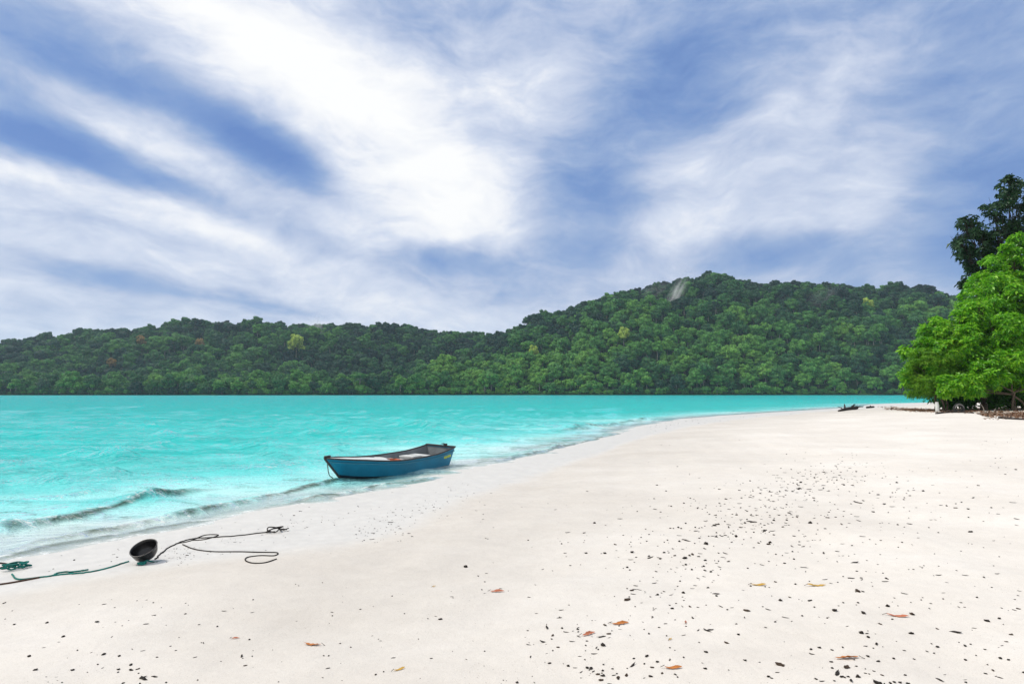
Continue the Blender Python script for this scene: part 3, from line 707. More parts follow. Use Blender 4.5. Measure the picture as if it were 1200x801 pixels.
b = base_at(1195, Y0 + 2.2)
shore_tree('slender_tree', 'slender light green tree with open crown in front of the tall dark tree', b,
    lobes_px(b, Y0 + 2.2, [(1165, 310, 0, 16), (1190, 300, 0, 20), (1150, 330, 0, 16), (1178, 330, 0, 22), (1210, 320, 0, 26), (1190, 280, 0, 9), (1140, 350, 0, 14)]),
    0.28, 7, 10.0, GREEN_BRIGHT, 305, 0.10, shell=0.4, gap=0.22, wide=.45, group='trees at the end of the beach')
b = base_at(1140, Y0 + 2.0)
shore_tree('understorey_shrub', 'deep green shrub filling the shade behind the bright broadleaf tree', b,
    lobes_px(b, Y0 + 2.0, [(1095, 452, 0, 20), (1120, 455, 0, 22), (1150, 455, 0, 22), (1180, 455, 0, 22), (1210, 452, 0, 25), (1240, 450, 0, 28), (1112, 468, .3, 13), (1135, 468, 0, 13), (1160, 467, .2, 14), (1185, 467, 0, 14), (1210, 467, 0, 15), (1235, 466, 0, 16)]),
    0.30, 7, 9.0, GREEN_MID, 306, 0.07, stems=4, group='trees at the end of the beach')

# ------------------------------------------------------------------ the boat
BLUE = simple('blue_hull_paint', (0.006, 0.175, 0.300), 0.42, 0.45, 0.28, 2.2, 0.003)
NAVY = simple('dark_bottom_paint', (0.012, 0.030, 0.055), 0.55, 0.4, 0.3, 3)
RAIL = simple('dark_rail_wood', (0.055, 0.045, 0.042), 0.6, 0.35, 0.4, 6, 0.004)
DECK = simple('pale_deck_paint', (0.62, 0.64, 0.62), 0.5, 0.4, 0.2, 3, 0.004)
INNER = simple('grey_inside_paint', (0.17, 0.19, 0.20), 0.6, 0.35, 0.4, 3, 0.004)
WHITE = simple('white_paint', (0.62, 0.63, 0.60), 0.45, 0.4, 0.15, 5)
ORANGE = simple('orange_cloth', (0.50, 0.12, 0.05), 0.8, 0.2, 0.35, 8, 0.01)
LIME = simple('lime_letter_paint', (0.55, 0.60, 0.03), 0.5, 0.4, 0.2, 8)
bow_w, stern_w = at_z(400, 561), at_z(527, 543.5)
hd = (bow_w - stern_w)[:2]; hd = hd / np.linalg.norm(hd); stern_w[:2] += np.array([hd[1], -hd[0]]) * .36; hd = (bow_w - stern_w)[:2]; LWL = float(np.linalg.norm(hd)); ANG = math.atan2(hd[1], hd[0])
LOA = LWL + 0.50; NEAR = +1   # local +x runs to the bow
# local y: +1 is to the left of the heading
tt_ = np.linspace(0, 1, 25)
def half_beam(t): return np.where(t < .45, .50 + .10 * np.sin(np.clip(t / .45, 0, 1) * math.pi / 2), .60 * np.cos(np.clip((t - .45) / .55, 0, 1) ** 1.5 * math.pi / 2) ** .85 + .02)
def sheer(t): return .42 - .05 * np.sin(np.clip(t / .8, 0, 1) * math.pi) + .16 * np.clip((t - .5) / .5, 0, 1) ** 1.8 + .07 * np.clip((.22 - t) / .22, 0, 1) ** 1.5
def keel(t): return -.09 + .07 * np.clip((t - .7) / .3, 0, 1) ** 2
def section(t, inset=0.0, lift=0.0):
    """points from the sheer down to the keel on the side y > 0, at station t"""
    hb = max(float(half_beam(t)) - inset, 0.004); zs = float(sheer(t)); zk = float(keel(t)) + lift; ch = hb * (.80 - .28 * max(0, (t - .5) / .5)); zc = zk + .09 + .10 * max(0, (t - .55) / .45)
    P = []
    for f in (0, .12, .3, .55, .8, 1):
        yy = hb + (ch - hb) * f ** 1.15; zz = zs + (zc - zs) * f; P.append((yy, zz))
    P += [(ch * .55, zc + (zk - zc) * .55), (0.0, zk)]
    out = []
    for yy, zz in P:
        fz = (zs - zz) / (zs - zk)
        x = LOA * t - (0.56 * max(0, (t - .35) / .65) ** 1.6) * fz + (1 - t) ** 4 * .13 * fz; out.append((x, yy, zz))
    return out
boat = thing('rowing_boat', 'blue wooden boat with a pale foredeck floating at the water\'s edge', 'boat', (stern_w[0], stern_w[1], 0), ANG)
# near side is the boat's left: shift so that the near chine passes the measured points
boat.location = (stern_w[0] - math.sin(ANG) * -.0, stern_w[1], 0.0)
boat.rotation_euler = (R(-1.5), R(0.8), ANG)
def skin(inset, lift, ts, lo=0, hi=8):
    mb = MB()
    for sgn in (1, -1):
        V = np.array([[(x, sgn * y_, z) for x, y_, z in section(t, inset, lift)[lo:hi]] for t in ts]); n = V.shape[1]
        q = [[i * n + j, i * n + j + 1, (i + 1) * n + j + 1, (i + 1) * n + j] for i in range(len(ts) - 1) for j in range(n - 1)]
        mb.add(V.reshape(-1, 3), q if sgn < 0 else [a[::-1] for a in q])
    return mb
hull = skin(0, 0, tt_, 0, 6).build('hull_side', BLUE, boat, True)
skin(0, 0, tt_, 5, 8).build('hull_bottom', NAVY, boat, True)
inn = tt_[tt_ < .68]
skin(.03, .035, inn).build('inside_lining', INNER, boat, True)
def cap_mb(t, inset, lift, x_off=0.0):
    S_ = section(t, inset, lift); L_pts = [(x + x_off, y_, z) for x, y_, z in S_]; R_pts = [(x + x_off, -y_, z) for x, y_, z in S_[:-1]]
    V = L_pts + R_pts[::-1]; return V
mb = MB(); Va = cap_mb(0, 0, 0); n = len(Va); Vb = [(x + .035, y_ * .985, z) for x, y_, z in Va]
# transom with a dip for an outboard
def dip(V): return [(x, y_, z - (.06 if abs(y_) < .16 and z > .3 else 0)) for x, y_, z in V]
ctr = np.mean(Va, axis=0); V = np.array(Va + Vb + [tuple(ctr), tuple(ctr + np.array([.035, 0, 0]))])
tr_ = [[i, (i + 1) % n, 2 * n] for i in range(n)] + [[n + (i + 1) % n, n + i, 2 * n + 1] for i in range(n)]
qq = [[i, n + i, n + (i + 1) % n, (i + 1) % n] for i in range(n)]
mb.add(V, qq, tr_); transom = mb.build('transom', BLUE, boat)
Vi = [(x + .045, y_ * .93, z - .03 if z > .2 else z + .06) for x, y_, z in Va]; ni = len(Vi); MB().add(np.array(Vi + [tuple(np.mean(Vi, axis=0))]), None, [[i, (i + 1) % ni, ni] for i in range(ni)]).build('lining', INNER, transom)
mb = MB(); mb.box((.02, 0, float(sheer(0)) + .015), (.09, 2 * float(half_beam(0)) + .03, .035)); mb.build('cap_rail', RAIL, transom)
for sgn in (1, -1):
    P = np.array([(section(t)[0][0], sgn * (section(t)[0][1] + .006), section(t)[0][2] + .004) for t in np.linspace(0, 1, 40)])
    mb = MB(); mb.tube(P, .020, 6, True, 1.0); mb.build('gunwale', RAIL, boat, True)
    P = np.array([(section(t)[1][0], sgn * (section(t)[1][1] + .012), section(t)[1][2] - .035) for t in np.linspace(0, .99, 40)])
    mb = MB(); mb.tube(P, .012, 5, True); mb.build('rub_rail', simple('faded_blue_rail', (0.035, 0.20, 0.30), 0.5, 0.4, 0.3, 5), hull, True)
# foredeck
ts = np.linspace(.60, .99, 14); mb = MB(); V = []
for t in ts:
    x, hb, z = section(t)[0]; hb = max(hb - .02, .004)
    for f in (-1, -.5, 0, .5, 1): V.append((x, f * hb, z - .012 + .035 * (1 - f * f)))
mb.add(V, [[i * 5 + j, (i + 1) * 5 + j, (i + 1) * 5 + j + 1, i * 5 + j + 1] for i in range(len(ts) - 1) for j in range(4)])
x, hb, z = section(.60)[0]; hb -= .03
mb.add([(x, -hb, z - .012), (x, hb, z - .012), (x, hb * .80, z - .30), (x, -hb * .80, z - .30)], [[0, 1, 2, 3]]); mb.build('foredeck', DECK, boat, True)
for t, wd in ((.16, .24), (.38, .22)):
    x = LOA * t; hb = float(half_beam(t)) - .045; mb = MB(); mb.box((x, 0, float(sheer(t)) - .12), (wd, 2 * hb, .03)); mb.box((x, 0, float(sheer(t)) - .24), (.03, 2 * hb * .86, .20)); mb.build('thwart', DECK, boat)
V = [(section(t, .03, .035)[5][0], s_ * (section(t, .03, .035)[5][1] - .012), section(t, .03, .035)[5][2] + .012) for t in np.linspace(.01, .6, 10) for s_ in (-1, 1)]
MB().add(V, [[2 * i, 2 * i + 2, 2 * i + 3, 2 * i + 1] for i in range(9)]).build('floor_boards', RAIL, boat)
mb = MB(); mb.tube([(section(1)[j][0] + .012, 0, section(1)[j][2]) for j in (0, 2, 4, 7)], .028, 6); mb.box((section(1)[0][0] - .06, 0, section(1)[0][2] + .03), (.16, .05, .05)); mb.build('stem_post', RAIL, boat, True)
for sgn in (1, -1):   # the registration letters near the stern, painted marks of a few millimetres
    mb = MB()
    for k in range(5):
        t = .035 + .017 * k; sct = section(t); a = np.array(sct[2]); c_ = np.array(sct[3]); p = a * .55 + c_ * .45
        mb.box((p[0], sgn * (p[1] + .008), p[2]), (.042 if k != 2 else .03, .006, .075 if k % 2 else .06))
    mb.build('registration_mark', LIME, hull)
mb = MB(); mb.box((.05, .20, float(sheer(0)) + .05), (.12, .05, .07)); mb.tube([(.06, .2, float(sheer(0)) + .06), (.16, .23, float(sheer(0)) + .10), (.30, .27, float(sheer(0)) + .105)], .014, 6); mb.build('motor_bracket', RAIL, transom)
boat.update_tag(); bpy.context.view_layer.update(); BM = boat.matrix_world.copy()
def in_boat(x, y, z): return np.array(BM @ Vector((x, y, z)))
# what lies in the boat
t = .38; p = in_boat(LOA * .30, -.05, float(sheer(.3)) - .285)
box_ = thing('cooler_box', 'white lidded box standing in the blue boat near its stern', 'box', p, ANG + .05)
MB().box((0, 0, .11), (.30, .44, .22)).build('box_body', WHITE, box_); MB().box((0, 0, .236), (.33, .47, .030)).build('lid', WHITE, box_)
MB().box((.158, 0, .15), (.014, .16, .03)).build('handle', RAIL, [c for c in box_.children if c.name.startswith('box_body')][0])
p = in_boat(LOA * .485, 0.02, float(sheer(.48)) - .20)
vest = thing('life_vest', 'orange life vest lying across the middle of the blue boat', 'life vest', p, ANG)
def pad(c, size, seed):
    n = 7; V = []; r = np.random.default_rng(seed)
    for i in range(n):
        for j in range(n):
            u, v = 2 * i / (n - 1) - 1, 2 * j / (n - 1) - 1; e = (1 - u ** 4) * (1 - v ** 4)
            V.append((c[0] + u * size[0] / 2, c[1] + v * size[1] / 2, c[2] + size[2] * (.5 * e + .12 * r.uniform())))
    q = [[i * n + j, (i + 1) * n + j, (i + 1) * n + j + 1, i * n + j + 1] for i in range(n - 1) for j in range(n - 1)]
    V = np.array(V); Vb = V.copy(); Vb[:, 2] = c[2] - .03
    return MB().add(V, q).add(Vb, [a[::-1] for a in q])
pad((-.10, .0, .10), (.22, .62, .12), 1).build('vest_panel', ORANGE, vest, True); pad((.14, .05, .08), (.22, .55, .12), 2).build('vest_panel', ORANGE, vest, True)
MB().box((.02, .02, .175), (.38, .03, .012)).build('strap', RAIL, vest)
p = in_boat(LOA * .55, -.20, float(sheer(.55)) - .12)
tarp = thing('folded_tarpaulin', 'crumpled white tarpaulin lying beside the orange life vest', 'tarpaulin', p, ANG)
pad((0, 0, .06), (.40, .50, .13), 3).build('cloth', WHITE, tarp, True)

# ------------------------------------------------------------------ ropes, bowl
ROPE_DARK = simple('dark_rope', (0.030, 0.026, 0.024), 0.9, 0.2, 0.5, 40, 0.003)
ROPE_TEAL = simple('teal_rope', (0.010, 0.20, 0.17), 0.8, 0.25, 0.6, 14, 0.003, (0.008, 0.06, 0.05))
ROPE_BROWN = simple('brown_rope', (0.09, 0.05, 0.035), 0.9, 0.2, 0.5, 40, 0.003)
def sand_line(px, r, n=8, wob=0.0, seed=0):
    rr_ = np.random.default_rng(seed); P = spline([on_sand(a, b) for a, b in px], n)
    if wob: P[:, :2] += rr_.normal(0, wob, (len(P), 2)); 
    z = np.maximum(sand_height(P[:, 0], P[:, 1]), 0.0); P[:, 2] = z + r * .7; return P
def knot(c, size, r, seed, mbo, turns=3):
    rr_ = np.random.default_rng(seed); P = []
    for k in range(turns * 10):
        a = k * .63; q = size * (0.55 + .45 * rr_.uniform()); P.append((c[0] + q * math.cos(a), c[1] + q * .8 * math.sin(a * 1.07), c[2] + r + abs(size * .5 * math.sin(a * .71 + seed))))
    mbo.tube(spline(P, 3), r, 5)
mb = MB(); mb.tube(sand_line([(52, 676), (75, 673), (100, 671), (125, 666), (151, 658)], .009, seed=1, wob=.006), .009)
mb.tube(sand_line([(14, 673), (22, 679), (52, 676)], .009), .009); knot(on_sand(19, 667), .12, .009, 3, mb, 3)
mb.tube(sand_line([(60, 675), (70, 671), (88, 670), (104, 668)], .011, seed=2, wob=.01), .008)
tag(mb.build('mooring_rope', ROPE_TEAL, None, True), 'teal mooring rope with a tangle running over the wet sand to the black bowl', 'rope')
mb = MB(); mb.tube(sand_line([(-25, 672), (0, 666), (12, 662), (20, 660)], .011), .011); mb.tube(sand_line([(-30, 661), (0, 660), (18, 664)], .010), .010)
tag(mb.build('mooring_rope', ROPE_DARK, None, True), 'short dark rope ends leaving the teal tangle at the water\'s edge', 'rope')
mb = MB(); mb.tube(sand_line([(-30, 688), (0, 685), (25, 681), (46, 677)], .010), .010)
tag(mb.build('mooring_rope', ROPE_BROWN, None, True), 'thin brown rope lying below the teal tangle', 'rope')
mb = MB(); mb.tube(sand_line([(182, 655), (196, 643), (212, 635), (228, 631), (245, 630), (275, 628), (300, 625), (322, 623)], .008, seed=4, wob=.006), .008)
mb.tube(sand_line([(206, 637), (222, 634), (240, 627), (256, 627), (240, 632), (226, 633)], .007, seed=5), .007)
knot(on_sand(322, 623.5), .11, .008, 6, mb, 2); knot(on_sand(333, 622), .06, .007, 8, mb, 1)
tag(mb.build('mooring_rope', ROPE_DARK, None, True), 'dark rope running from the black bowl to a knotted end on the sand', 'rope')
mb = MB(); mb.tube(sand_line([(214, 638), (226, 643), (245, 646), (270, 646.5), (300, 647), (324, 647.5), (322, 651), (305, 651), (290, 653), (288, 657), (298, 660), (312, 659), (324, 655)], .007), .007)
tag(mb.build('thin_cord', ROPE_DARK, None, True), 'thin dark cord ending in an open loop on the sand', 'cord')
# bowl lying tipped towards the camera
bp = on_sand(166, 660); BR = 0.148
prof = [(0.02, 0.0), (.070, .002), (.105, .022), (.132, .062), (.146, .115), (.150, .150), (.156, .152), (.158, .158), (.152, .163), (.144, .158), (.140, .115), (.126, .066), (.100, .030), (.066, .014), (0.0, .012)]
ns = 32; V = [(r_ * math.cos(2 * math.pi * k / ns), r_ * math.sin(2 * math.pi * k / ns), z) for r_, z in prof for k in range(ns)]
q = [[i * ns + k, i * ns + (k + 1) % ns, (i + 1) * ns + (k + 1) % ns, (i + 1) * ns + k] for i in range(len(prof) - 1) for k in range(ns)]
bowl = thing('black_bowl', 'black plastic bowl tipped on its side at the edge of the wet sand', 'bowl', bp + np.array([0, .06, .105]))
BLACK = simple('black_plastic', (0.012, 0.012, 0.013), 0.32, 0.5, 0.4, 6)
bb = MB().add(np.array(V) - np.array([0, 0, .08]), q).build('bowl_shell', BLACK, bowl, True); bb.rotation_euler = (R(30), R(-4), 0); bb.scale = (.88, .88, .88)
TEAL_CORD = ROPE_TEAL
mb = MB(); knot((.045, -.13, -.10), .035, .010, 12, mb, 3); mb.tube([(.045, -.12, -.08), (.075, -.10, -.06), (.12, -.02, -.10), (.17, .06, -.107)], .008, 5); mb.build('cord_knot', ROPE_TEAL, bowl, True)
# rope hanging from the bow into the water
a0 = in_boat(LOA - .05, .0, float(sheer(1)) - .02)
foot = at_z(390, 560); P = spline([a0, a0 * .5 + foot * .5 + np.array([-.02, 0, -.12]), foot + np.array([0, 0, .0]), foot + np.array([.10, -.15, -.10])], 6)
tag(MB().tube(P, .012, 6).build('bow_line', simple('grey_rope', (0.22, 0.21, 0.19), 0.9, 0.2, 0.4, 30), None, True), 'grey line hanging from the bow of the blue boat into the shallow water', 'rope')

# ------------------------------------------------------------------ driftwood and litter below the trees
WOOD_D = simple('dark_driftwood', (0.040, 0.032, 0.028), 0.9, 0.2, 0.5, 8, 0.01)
WOOD_P = simple('bleached_driftwood', (0.34, 0.29, 0.24), 0.9, 0.2, 0.4, 8, 0.01)
def stick(name, label, px, r0, r1, material, lift=0.0, cat='driftwood', branch=None, group='driftwood on the far sand'):
    P = [on_sand(a, b) for a, b in px]; root = thing(name, label, cat, P[0], 0, group); P = [p - P[0] + np.array([0, 0, r0 * .7 + lift * k]) for k, p in enumerate(P)]
    Q = spline(P, 5); MB().tube(Q, np.linspace(r0, r1, len(Q)), 8).build('log', material, root, True)
    for (f, d, rb) in branch or []:
        s_ = Q[int(f * (len(Q) - 1))]; MB().tube(spline([s_, s_ + np.array(d) * .55 + np.array([.03, 0, .05]), s_ + np.array(d)], 4), np.linspace(rb, rb * .4, 9), 6).build('branch', material, root, True)
    return root
stick('driftwood_branch', 'dark forked driftwood branch lying at the water\'s edge far up the beach', [(983, 482), (992, 480.5), (1004, 479.5)], .09, .17, WOOD_D, .05, branch=[(.45, (.15, .3, .45), .09), (.75, (.5, .1, .38), .10), (.9, (.75, -.1, .10), .09), (.3, (-.45, 0, .25), .05)])
stick('driftwood_stump', 'small dark stump just right of the forked driftwood', [(1016, 478), (1024, 477.8)], .11, .09, WOOD_D, .04, branch=[(.5, (.1, 0, .2), .06)])
stick('driftwood_log', 'dark log lying in front of the white post and the old tyre', [(1097, 484.6), (1112, 484), (1128, 483.8), (1141, 484.2)], .06, .05, WOOD_D, .0, branch=[(.6, (.3, .2, .25), .04)])
stick('driftwood_log', 'long dark log lying in front of the dead leaf litter', [(1171, 490.5), (1188, 491), (1210, 491.5), (1240, 492)], .06, .05, WOOD_D, .0, branch=[(.3, (.2, .2, .2), .03)])
stick('driftwood_branch', 'thin forked branch at the left end of the dead leaf litter', [(1146, 485), (1156, 484.2), (1166, 484.6), (1185, 485.5)], .035, .03, WOOD_P, .01, branch=[(.3, (-.2, 0, .55), .03), (.6, (.3, .1, .3), .025)])
p = on_sand(1098.5, 482.4); po = thing('white_post', 'short white painted post standing in front of the shrubs', 'post', p)
mb = MB(); mb.tube([(0, 0, -.1), (0.01, 0, .2), (.0, 0, .60), (.0, 0, .66)], [.125, .12, .11, .085], 12); mb.build('shaft', WHITE, po, True)
MB().tube([(0, 0, .655), (0, 0, .70)], [.11, .10], 12).build('cap', WHITE, po, True)
p = on_sand(1124, 482.6); ty = thing('old_tyre', 'old black tyre standing half buried beside the white post', 'tyre', p)
nu, nv = 28, 12; V = [((.30 + .10 * math.cos(v_)) * math.cos(u_), .085 * math.sin(v_), .22 + (.30 + .10 * math.cos(v_)) * math.sin(u_)) for u_ in np.linspace(0, 2 * math.pi, nu, endpoint=False) for v_ in np.linspace(0, 2 * math.pi, nv, endpoint=False)]
q = [[i * nv + j, ((i + 1) % nu) * nv + j, ((i + 1) % nu) * nv + (j + 1) % nv, i * nv + (j + 1) % nv] for i in range(nu) for j in range(nv)]
tyo = MB().add(V, q).build('tread', simple('worn_rubber', (0.03, 0.03, 0.03), 0.8, 0.3, 0.4, 8), ty, True)
MB().tube([((.31 * math.cos(u_)), -.075, .22 + .31 * math.sin(u_)) for u_ in np.linspace(0.1, 3.0, 18)], .022, 6).build('pale_rim', simple('sun_bleached_rubber', (0.3, 0.29, 0.27), 0.8, 0.2, 0.3, 8), ty, True)
# dead leaves under the trees: uncountable
m, t, o = mat('dead_leaves'); isl = t.new('ShaderNodeNewGeometry').outputs['Random Per Island']
t.l.new(principled(t, t.ramp(isl, [(0, (0.045, 0.025, 0.015)), (.4, (0.13, 0.07, 0.04)), (.75, (0.26, 0.15, 0.09)), (1, (0.42, 0.33, 0.26))]), 0.85, 0.2), o.inputs[0]); DEADLEAF = m
def flat_leaves(pos, size, r):
    n = len(pos); N = np.array([0, 0, 1.0]) + r.normal(0, .45, (n, 3)); return leaf_quads(pos + np.array([0, 0, .03]), N, size, r, .5)
pp = []
def patch(x0, y0, x1, y1, n, sp):
    for _ in range(n):
        f = rng.uniform(); pp.append(on_sand(x0 + (x1 - x0) * f + rng.normal(0, 2), y0 + (y1 - y0) * f + abs(rng.normal(0, sp)) * rng.choice([-1, 1])))
patch(1036, 478.5, 1105, 481.5, 620, .8); patch(1058, 479.5, 1098, 481.5, 620, .9); patch(1100, 481.5, 1150, 482.5, 420, .8); patch(1150, 485, 1215, 487, 1500, 1.6); patch(1160, 484, 1260, 483, 800, 1.5); patch(1030, 476.6, 1050, 477, 60, .4)
pp = np.array(pp); V, q = flat_leaves(pp, 0.17 * np.exp(rng.normal(0, .3, len(pp))), rng)
tag(link('leaf_litter', np_mesh('leaf_litter', V, q), DEADLEAF), 'brown dead leaves heaped under the trees', 'leaf litter', kind='stuff')

# ------------------------------------------------------------------ scraps and fallen leaves on the sand
SCRAP = simple('black_scrap', (0.034, 0.028, 0.023), 0.85, 0.25, 0.6, 30)
SCRAP2 = simple('brown_scrap', (0.075, 0.052, 0.036), 0.9, 0.2, 0.6, 30)
def scrap_mesh(seed, flat, elong):
    r = np.random.default_rng(seed); nu, nv = 9, 6; V = [(0, 0, -1.0)]
    for i in range(1, nv):
        th = math.pi * i / nv
        for k in range(nu): a = 2 * math.pi * k / nu; V.append((math.sin(th) * math.cos(a), math.sin(th) * math.sin(a), -math.cos(th)))
    V.append((0, 0, 1.0)); V = np.array(V); V = V * (1 + r.normal(0, .26, len(V)))[:, None] * np.array([elong, .62, flat]); V[:, 1] += .06 * np.sin(V[:, 0] * 1.8 + seed); V[:, 2] += .03 * V[:, 0] ** 2
    t = [[0, 1 + (k + 1) % nu, 1 + k] for k in range(nu)] + [[len(V) - 1, len(V) - 1 - nu + k, len(V) - 1 - nu + (k + 1) % nu] for k in range(nu)]
    q = [[1 + i * nu + k, 1 + i * nu + (k + 1) % nu, 1 + (i + 1) * nu + (k + 1) % nu, 1 + (i + 1) * nu + k] for i in range(nv - 2) for k in range(nu)]
    return V, q, t
SHAPES = [scrap_mesh(s_, f_, e_) for s_, f_, e_ in ((1, .40, 1.0), (2, .30, 1.35), (3, .5, .85), (4, .24, 1.7), (5, .36, 1.15), (6, .16, 2.4))]
SM = []
for k, (V, q, t_) in enumerate(SHAPES):
    me = np_mesh('debris_scrap', V * .5, [np.array(q), np.array(t_)], k in (0, 2)); me.materials.append(SCRAP if k != 1 else SCRAP2); SM.append(me)
spots = []
def cluster(cx, cy, sx, sy, rot, n, lo, hi):
    c, s_ = math.cos(R(rot)), math.sin(R(rot))
    for _ in range(n):
        a, b_ = rng.normal(0, sx), rng.normal(0, sy); spots.append((cx + a * c - b_ * s_, cy + a * s_ + b_ * c, math.exp(rng.normal(math.log((lo * hi) ** .5), math.log(hi / lo) / 3.2))))
def field(x0, y0, x1, y1, n, lo, hi):
    for _ in range(n): spots.append((rng.uniform(x0, x1), rng.uniform(y0, y1), math.exp(rng.normal(math.log((lo * hi) ** .5), math.log(hi / lo) / 3.2))))
cluster(950, 562, 42, 9, -14, 130, .025, .085); cluster(905, 600, 45, 14, -8, 130, .022, .075); cluster(830, 620, 60, 22, -10, 130, .02, .07); cluster(1030, 575, 50, 12, 8, 70, .025, .08)
cluster(800, 655, 60, 28, 0, 70, .016, .055); cluster(960, 640, 90, 22, 0, 80, .018, .06)
cluster(452, 618, 26, 10, -18, 90, .014, .045); cluster(520, 588, 25, 9, -20, 50, .014, .045); cluster(212, 651, 14, 6, -5, 60, .010, .028); cluster(375, 604, 30, 9, -14, 40, .014, .045); cluster(300, 625, 40, 10, -10, 40, .012, .035)
field(640, 690, 830, 800, 70, .012, .050); field(830, 700, 1200, 800, 120, .014, .055); field(900, 600, 1200, 720, 120, .016, .055); field(0, 700, 300, 800, 80, .010, .040); field(300, 680, 640, 800, 60, .010, .036)
field(540, 560, 900, 700, 110, .012, .045); field(760, 505, 1200, 600, 120, .02, .07); field(1060, 500, 1200, 560, 30, .02, .08); cluster(790, 700, 40, 30, 0, 40, .012, .045); cluster(685, 745, 30, 22, 0, 30, .012, .045)
cluster(985, 793, 30, 8, 0, 10, .02, .06); cluster(1040, 797, 14, 5, 0, 8, .02, .06); cluster(165, 795, 14, 5, 0, 8, .02, .045); cluster(700, 783, 20, 8, 0, 14, .02, .05)
cluster(800, 494, 26, 3, -10, 70, .03, .10); cluster(870, 489, 26, 1.5, -4, 40, .03, .09); cluster(110, 655, 40, 8, -10, 18, .012, .04)
rec = []
for px, py, s_ in spots:
    if not (-20 < px < 1220 and 484 < py < 806): continue
    p = on_sand(px, py)
    if p[2] < 0.03: continue
    s_ *= .60; rec.append((s_ / p[1], s_, p))
rec.sort(key=lambda a: -a[0]); N_IND = 240
for k, (pxs, s_, p) in enumerate(rec[:N_IND]):
    j = int(rng.choice(6, p=[.24, .20, .22, .14, .14, .06])); o_ = bpy.data.objects.new('debris_scrap', SM[j]); COL.objects.link(o_)
    o_.location = p + np.array([0, 0, s_ * .10]); o_.rotation_euler = (rng.normal(0, .15), rng.normal(0, .15), rng.normal(0.0, 1.3)); s2 = s_ * rng.uniform(.85, 1.15); o_.scale = (s2, s2, s2)
    long_ = j in (3, 5); tag(o_, 'thin dark twig like scrap washed up on the pale sand' if long_ else 'small brown scrap of bark on the pale sand' if j == 1 else 'small black lump of washed up debris on the pale sand', 'debris', 'dark scraps scattered over the beach')
mb = MB()
for pxs, s_, p in rec[N_IND:]:
    V, q, t_ = SHAPES[int(rng.integers(6))]; a = rng.normal(0, .9); c_, s2 = math.cos(a), math.sin(a)
    mb.add((V * .5 * s_) @ np.array([[c_, s2, 0], [-s2, c_, 0], [0, 0, 1]]) + p + np.array([0, 0, s_ * .10]), q, t_)
tag(mb.build('beach_debris', SCRAP), 'fine dark specks of debris strewn over the sand', 'debris', kind='stuff')
# orange leaves
LEAF_O = simple('orange_dead_leaf', (0.56, 0.20, 0.045), 0.7, 0.3, 0.45, 9); LEAF_R = simple('pinkish_dead_leaf', (0.55, 0.19, 0.10), 0.7, 0.3, 0.4, 9); LEAF_Y = simple('yellow_dead_leaf', (0.60, 0.36, 0.06), 0.7, 0.3, 0.4, 9)
def fallen_leaf(px, py, wpx, rz, material, label, curl=.16, stalk=True):
    p = on_sand(px, py); L = wpx * .98 * p[1] / F; root = thing('fallen_leaf', label, 'leaf', p, rz, 'fallen leaves on the sand'); V = []; n = 9
    for i in range(n):
        f = i / (n - 1); wd = .16 * math.sin(math.pi * (f * .92 + .06)) ** .8 * L; x = (f - .5) * L
        for j in (-1, -.4, .4, 1): V.append((x, j * wd * (.75 + .25 * math.sin(3.1 * i + px)) + .08 * L * math.sin(2.2 * f + px), .004 + L * .30 * curl * (2 * f - 1) ** 2 + (abs(j) + .5 * j) * wd * (.3 + .3 * math.sin(px + 5 * f))))
    q = [[i * 4 + j, (i + 1) * 4 + j, (i + 1) * 4 + j + 1, i * 4 + j + 1] for i in range(n - 1) for j in range(3)]
    MB().add(V, q).build('blade', material, root, True)
    MB().tube([(-.5 * L, 0, .012 + L * .30 * curl), (-.62 * L, .03 * L, .010), (-.72 * L, .05 * L, .004)], .0018, 4).build('stalk', SCRAP2, root)
fallen_leaf(366, 755, 22, 3.0, LEAF_O, 'orange leaf with a bent stalk lying alone in the lower left sand')
fallen_leaf(468, 784, 14, .7, LEAF_Y, 'yellow orange leaf half over a black scrap at the bottom of the picture')
fallen_leaf(727, 730.5, 20, .05, LEAF_O, 'curled orange leaf beside dark scraps in the lower middle sand')
fallen_leaf(690, 743, 18, .4, LEAF_R, 'torn reddish leaf just left of the curled orange leaf')
fallen_leaf(583, 693, 16, -.1, LEAF_R, 'thin pale pink leaf in the middle of the bare sand')
fallen_leaf(957, 686, 20, 0.05, LEAF_Y, 'yellow orange leaf right of its twin in the right hand sand')
fallen_leaf(889, 685, 17, .05, LEAF_Y, 'small yellow orange leaf left of its twin in the right hand sand')
fallen_leaf(992, 771, 28, 3.1, LEAF_O, 'long orange leaf with a dark curled end at the lower right')
fallen_leaf(789, 782, 20, 0.0, LEAF_O, 'narrow orange leaf at the bottom of the sand right of the middle')
fallen_leaf(1052, 721.5, 22, -.2, LEAF_R, 'thin reddish brown leaf among black scraps at the right')
fallen_leaf(276, 748, 9, .1, LEAF_R, 'tiny pinkish leaf scrap left of the lone orange leaf')
fallen_leaf(786, 749, 8, .9, LEAF_Y, 'tiny yellow leaf scrap among the lower middle debris')
fallen_leaf(509, 687, 6, .9, LEAF_Y, 'tiny yellow speck of leaf on bare sand left of the pink leaf')
fallen_leaf(804, 729, 9, 1.2, LEAF_R, 'small dark red leaf curled on the sand right of the orange leaf')

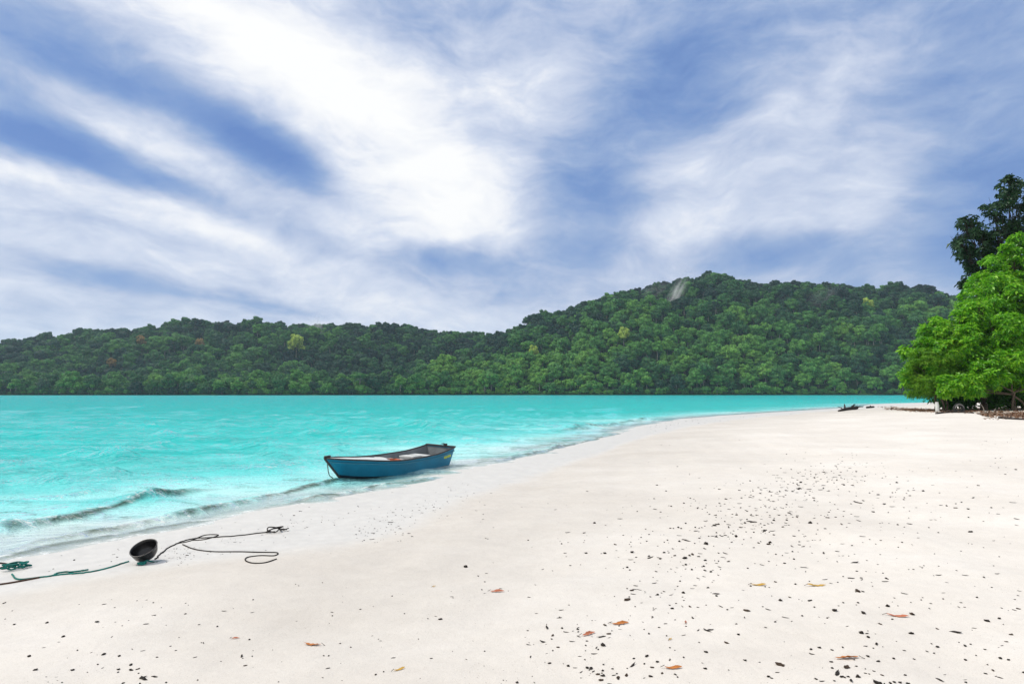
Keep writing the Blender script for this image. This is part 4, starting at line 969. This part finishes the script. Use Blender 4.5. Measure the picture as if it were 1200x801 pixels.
# ------------------------------------------------------------------ mist on the hill and haze
def volume_obj(name, V, q, dens_nodes, label, color=(0.93, 0.96, 1.0)):
    m, t, o = mat(name); p = t.new('ShaderNodeVolumePrincipled'); p.inputs['Color'].default_value = color + (1,); p.inputs['Anisotropy'].default_value = 0.2
    t.put(p.inputs['Density'], dens_nodes(t)); t.l.new(p.outputs[0], o.inputs['Volume']); ob = link(name, np_mesh(name, V, q), m); tag(ob, label, 'haze' if name == 'haze' else 'mist', kind='stuff'); return ob
BOXQ = np.array([[0, 3, 2, 1], [4, 5, 6, 7], [0, 1, 5, 4], [1, 2, 6, 5], [2, 3, 7, 6], [3, 0, 4, 7]])
def box_v(x0, x1, y0, y1, z0, z1): return np.array([[x, y, z] for z in (z0, z1) for x, y in ((x0, y0), (x1, y0), (x1, y1), (x0, y1))])
volume_obj('haze', box_v(-5200, 5200, -1200, 5200, -10, 230), BOXQ, lambda t: 0.00010, 'thin bluish air over the bay', (0.72, 0.86, 1.0))

def hill_hit(px, py):
    d = ray(px, py)
    for y in np.arange(470, 950, 2.0):
        if hill_height(d[0] / d[1] * y, y) + 9 > CAM_Z + d[2] / d[1] * y: return np.array([d[0] / d[1] * y, y, CAM_Z + d[2] / d[1] * y])
    return at_y(px, py, 800)
def mist(px, py, wpx, hpx, tilt, dens, label, seed):
    c = hill_hit(px, py); k = c[1] / F; m, t, o = mat('mist'); oc = t.new('ShaderNodeTexCoord').outputs['Object']
    fall = t.maprange(t.vmath('LENGTH', oc), 0.25, 1.0, 1.0, 0.0, 'SMOOTHSTEP')
    n = t.maprange(t.noise(t.mapping(oc, loc=(seed, 0, 0), scale=(1.3, 1.0, .8)), 2.4, 5, 0.6, 0.8), 0.42, 0.75)
    p = t.new('ShaderNodeVolumePrincipled'); p.inputs['Color'].default_value = (1, 1, 1, 1); t.l.new(t.math('MULTIPLY', t.math('MULTIPLY', fall, n), dens), p.inputs['Density']); t.l.new(p.outputs[0], o.inputs['Volume'])
    u = np.linspace(0, 2 * math.pi, 16, endpoint=False); v = np.linspace(0, math.pi, 9)[1:-1]
    V = [(math.sin(b_) * math.cos(a), math.sin(b_) * math.sin(a), math.cos(b_)) for b_ in v for a in u] + [(0, 0, 1), (0, 0, -1)]; n_ = 16
    q = [[i * n_ + (j + 1) % n_, i * n_ + j, (i + 1) * n_ + j, (i + 1) * n_ + (j + 1) % n_] for i in range(6) for j in range(n_)]
    tr = [[112, j, (j + 1) % n_] for j in range(n_)] + [[113, 6 * n_ + (j + 1) % n_, 6 * n_ + j] for j in range(n_)]
    ob = MB().add(V, q, tr).build('mist', m); ob.location = c - np.array([0, 6, 0]); ob.scale = (wpx * k / 2, 16, hpx * k / 2); ob.rotation_euler = (0, R(tilt), 0); tag(ob, label, 'mist', kind='stuff')
mist(787, 354, 22, 92, 26, 0.085, 'wisp of white mist drifting below the summit of the big hill', 1)
mist(766, 341, 52, 26, -30, 0.014, 'thin veil of mist just under the summit of the big hill', 4)
mist(371, 386, 22, 40, 12, 0.06, 'small wisp of mist near the ridge of the long left hill', 7)
mist(965, 350, 60, 34, -20, 0.014, 'faint mist over the upper right slope of the big hill', 9)
mist(800, 318, 40, 22, 0, 0.020, 'thin mist brushing the summit trees of the big hill', 12)
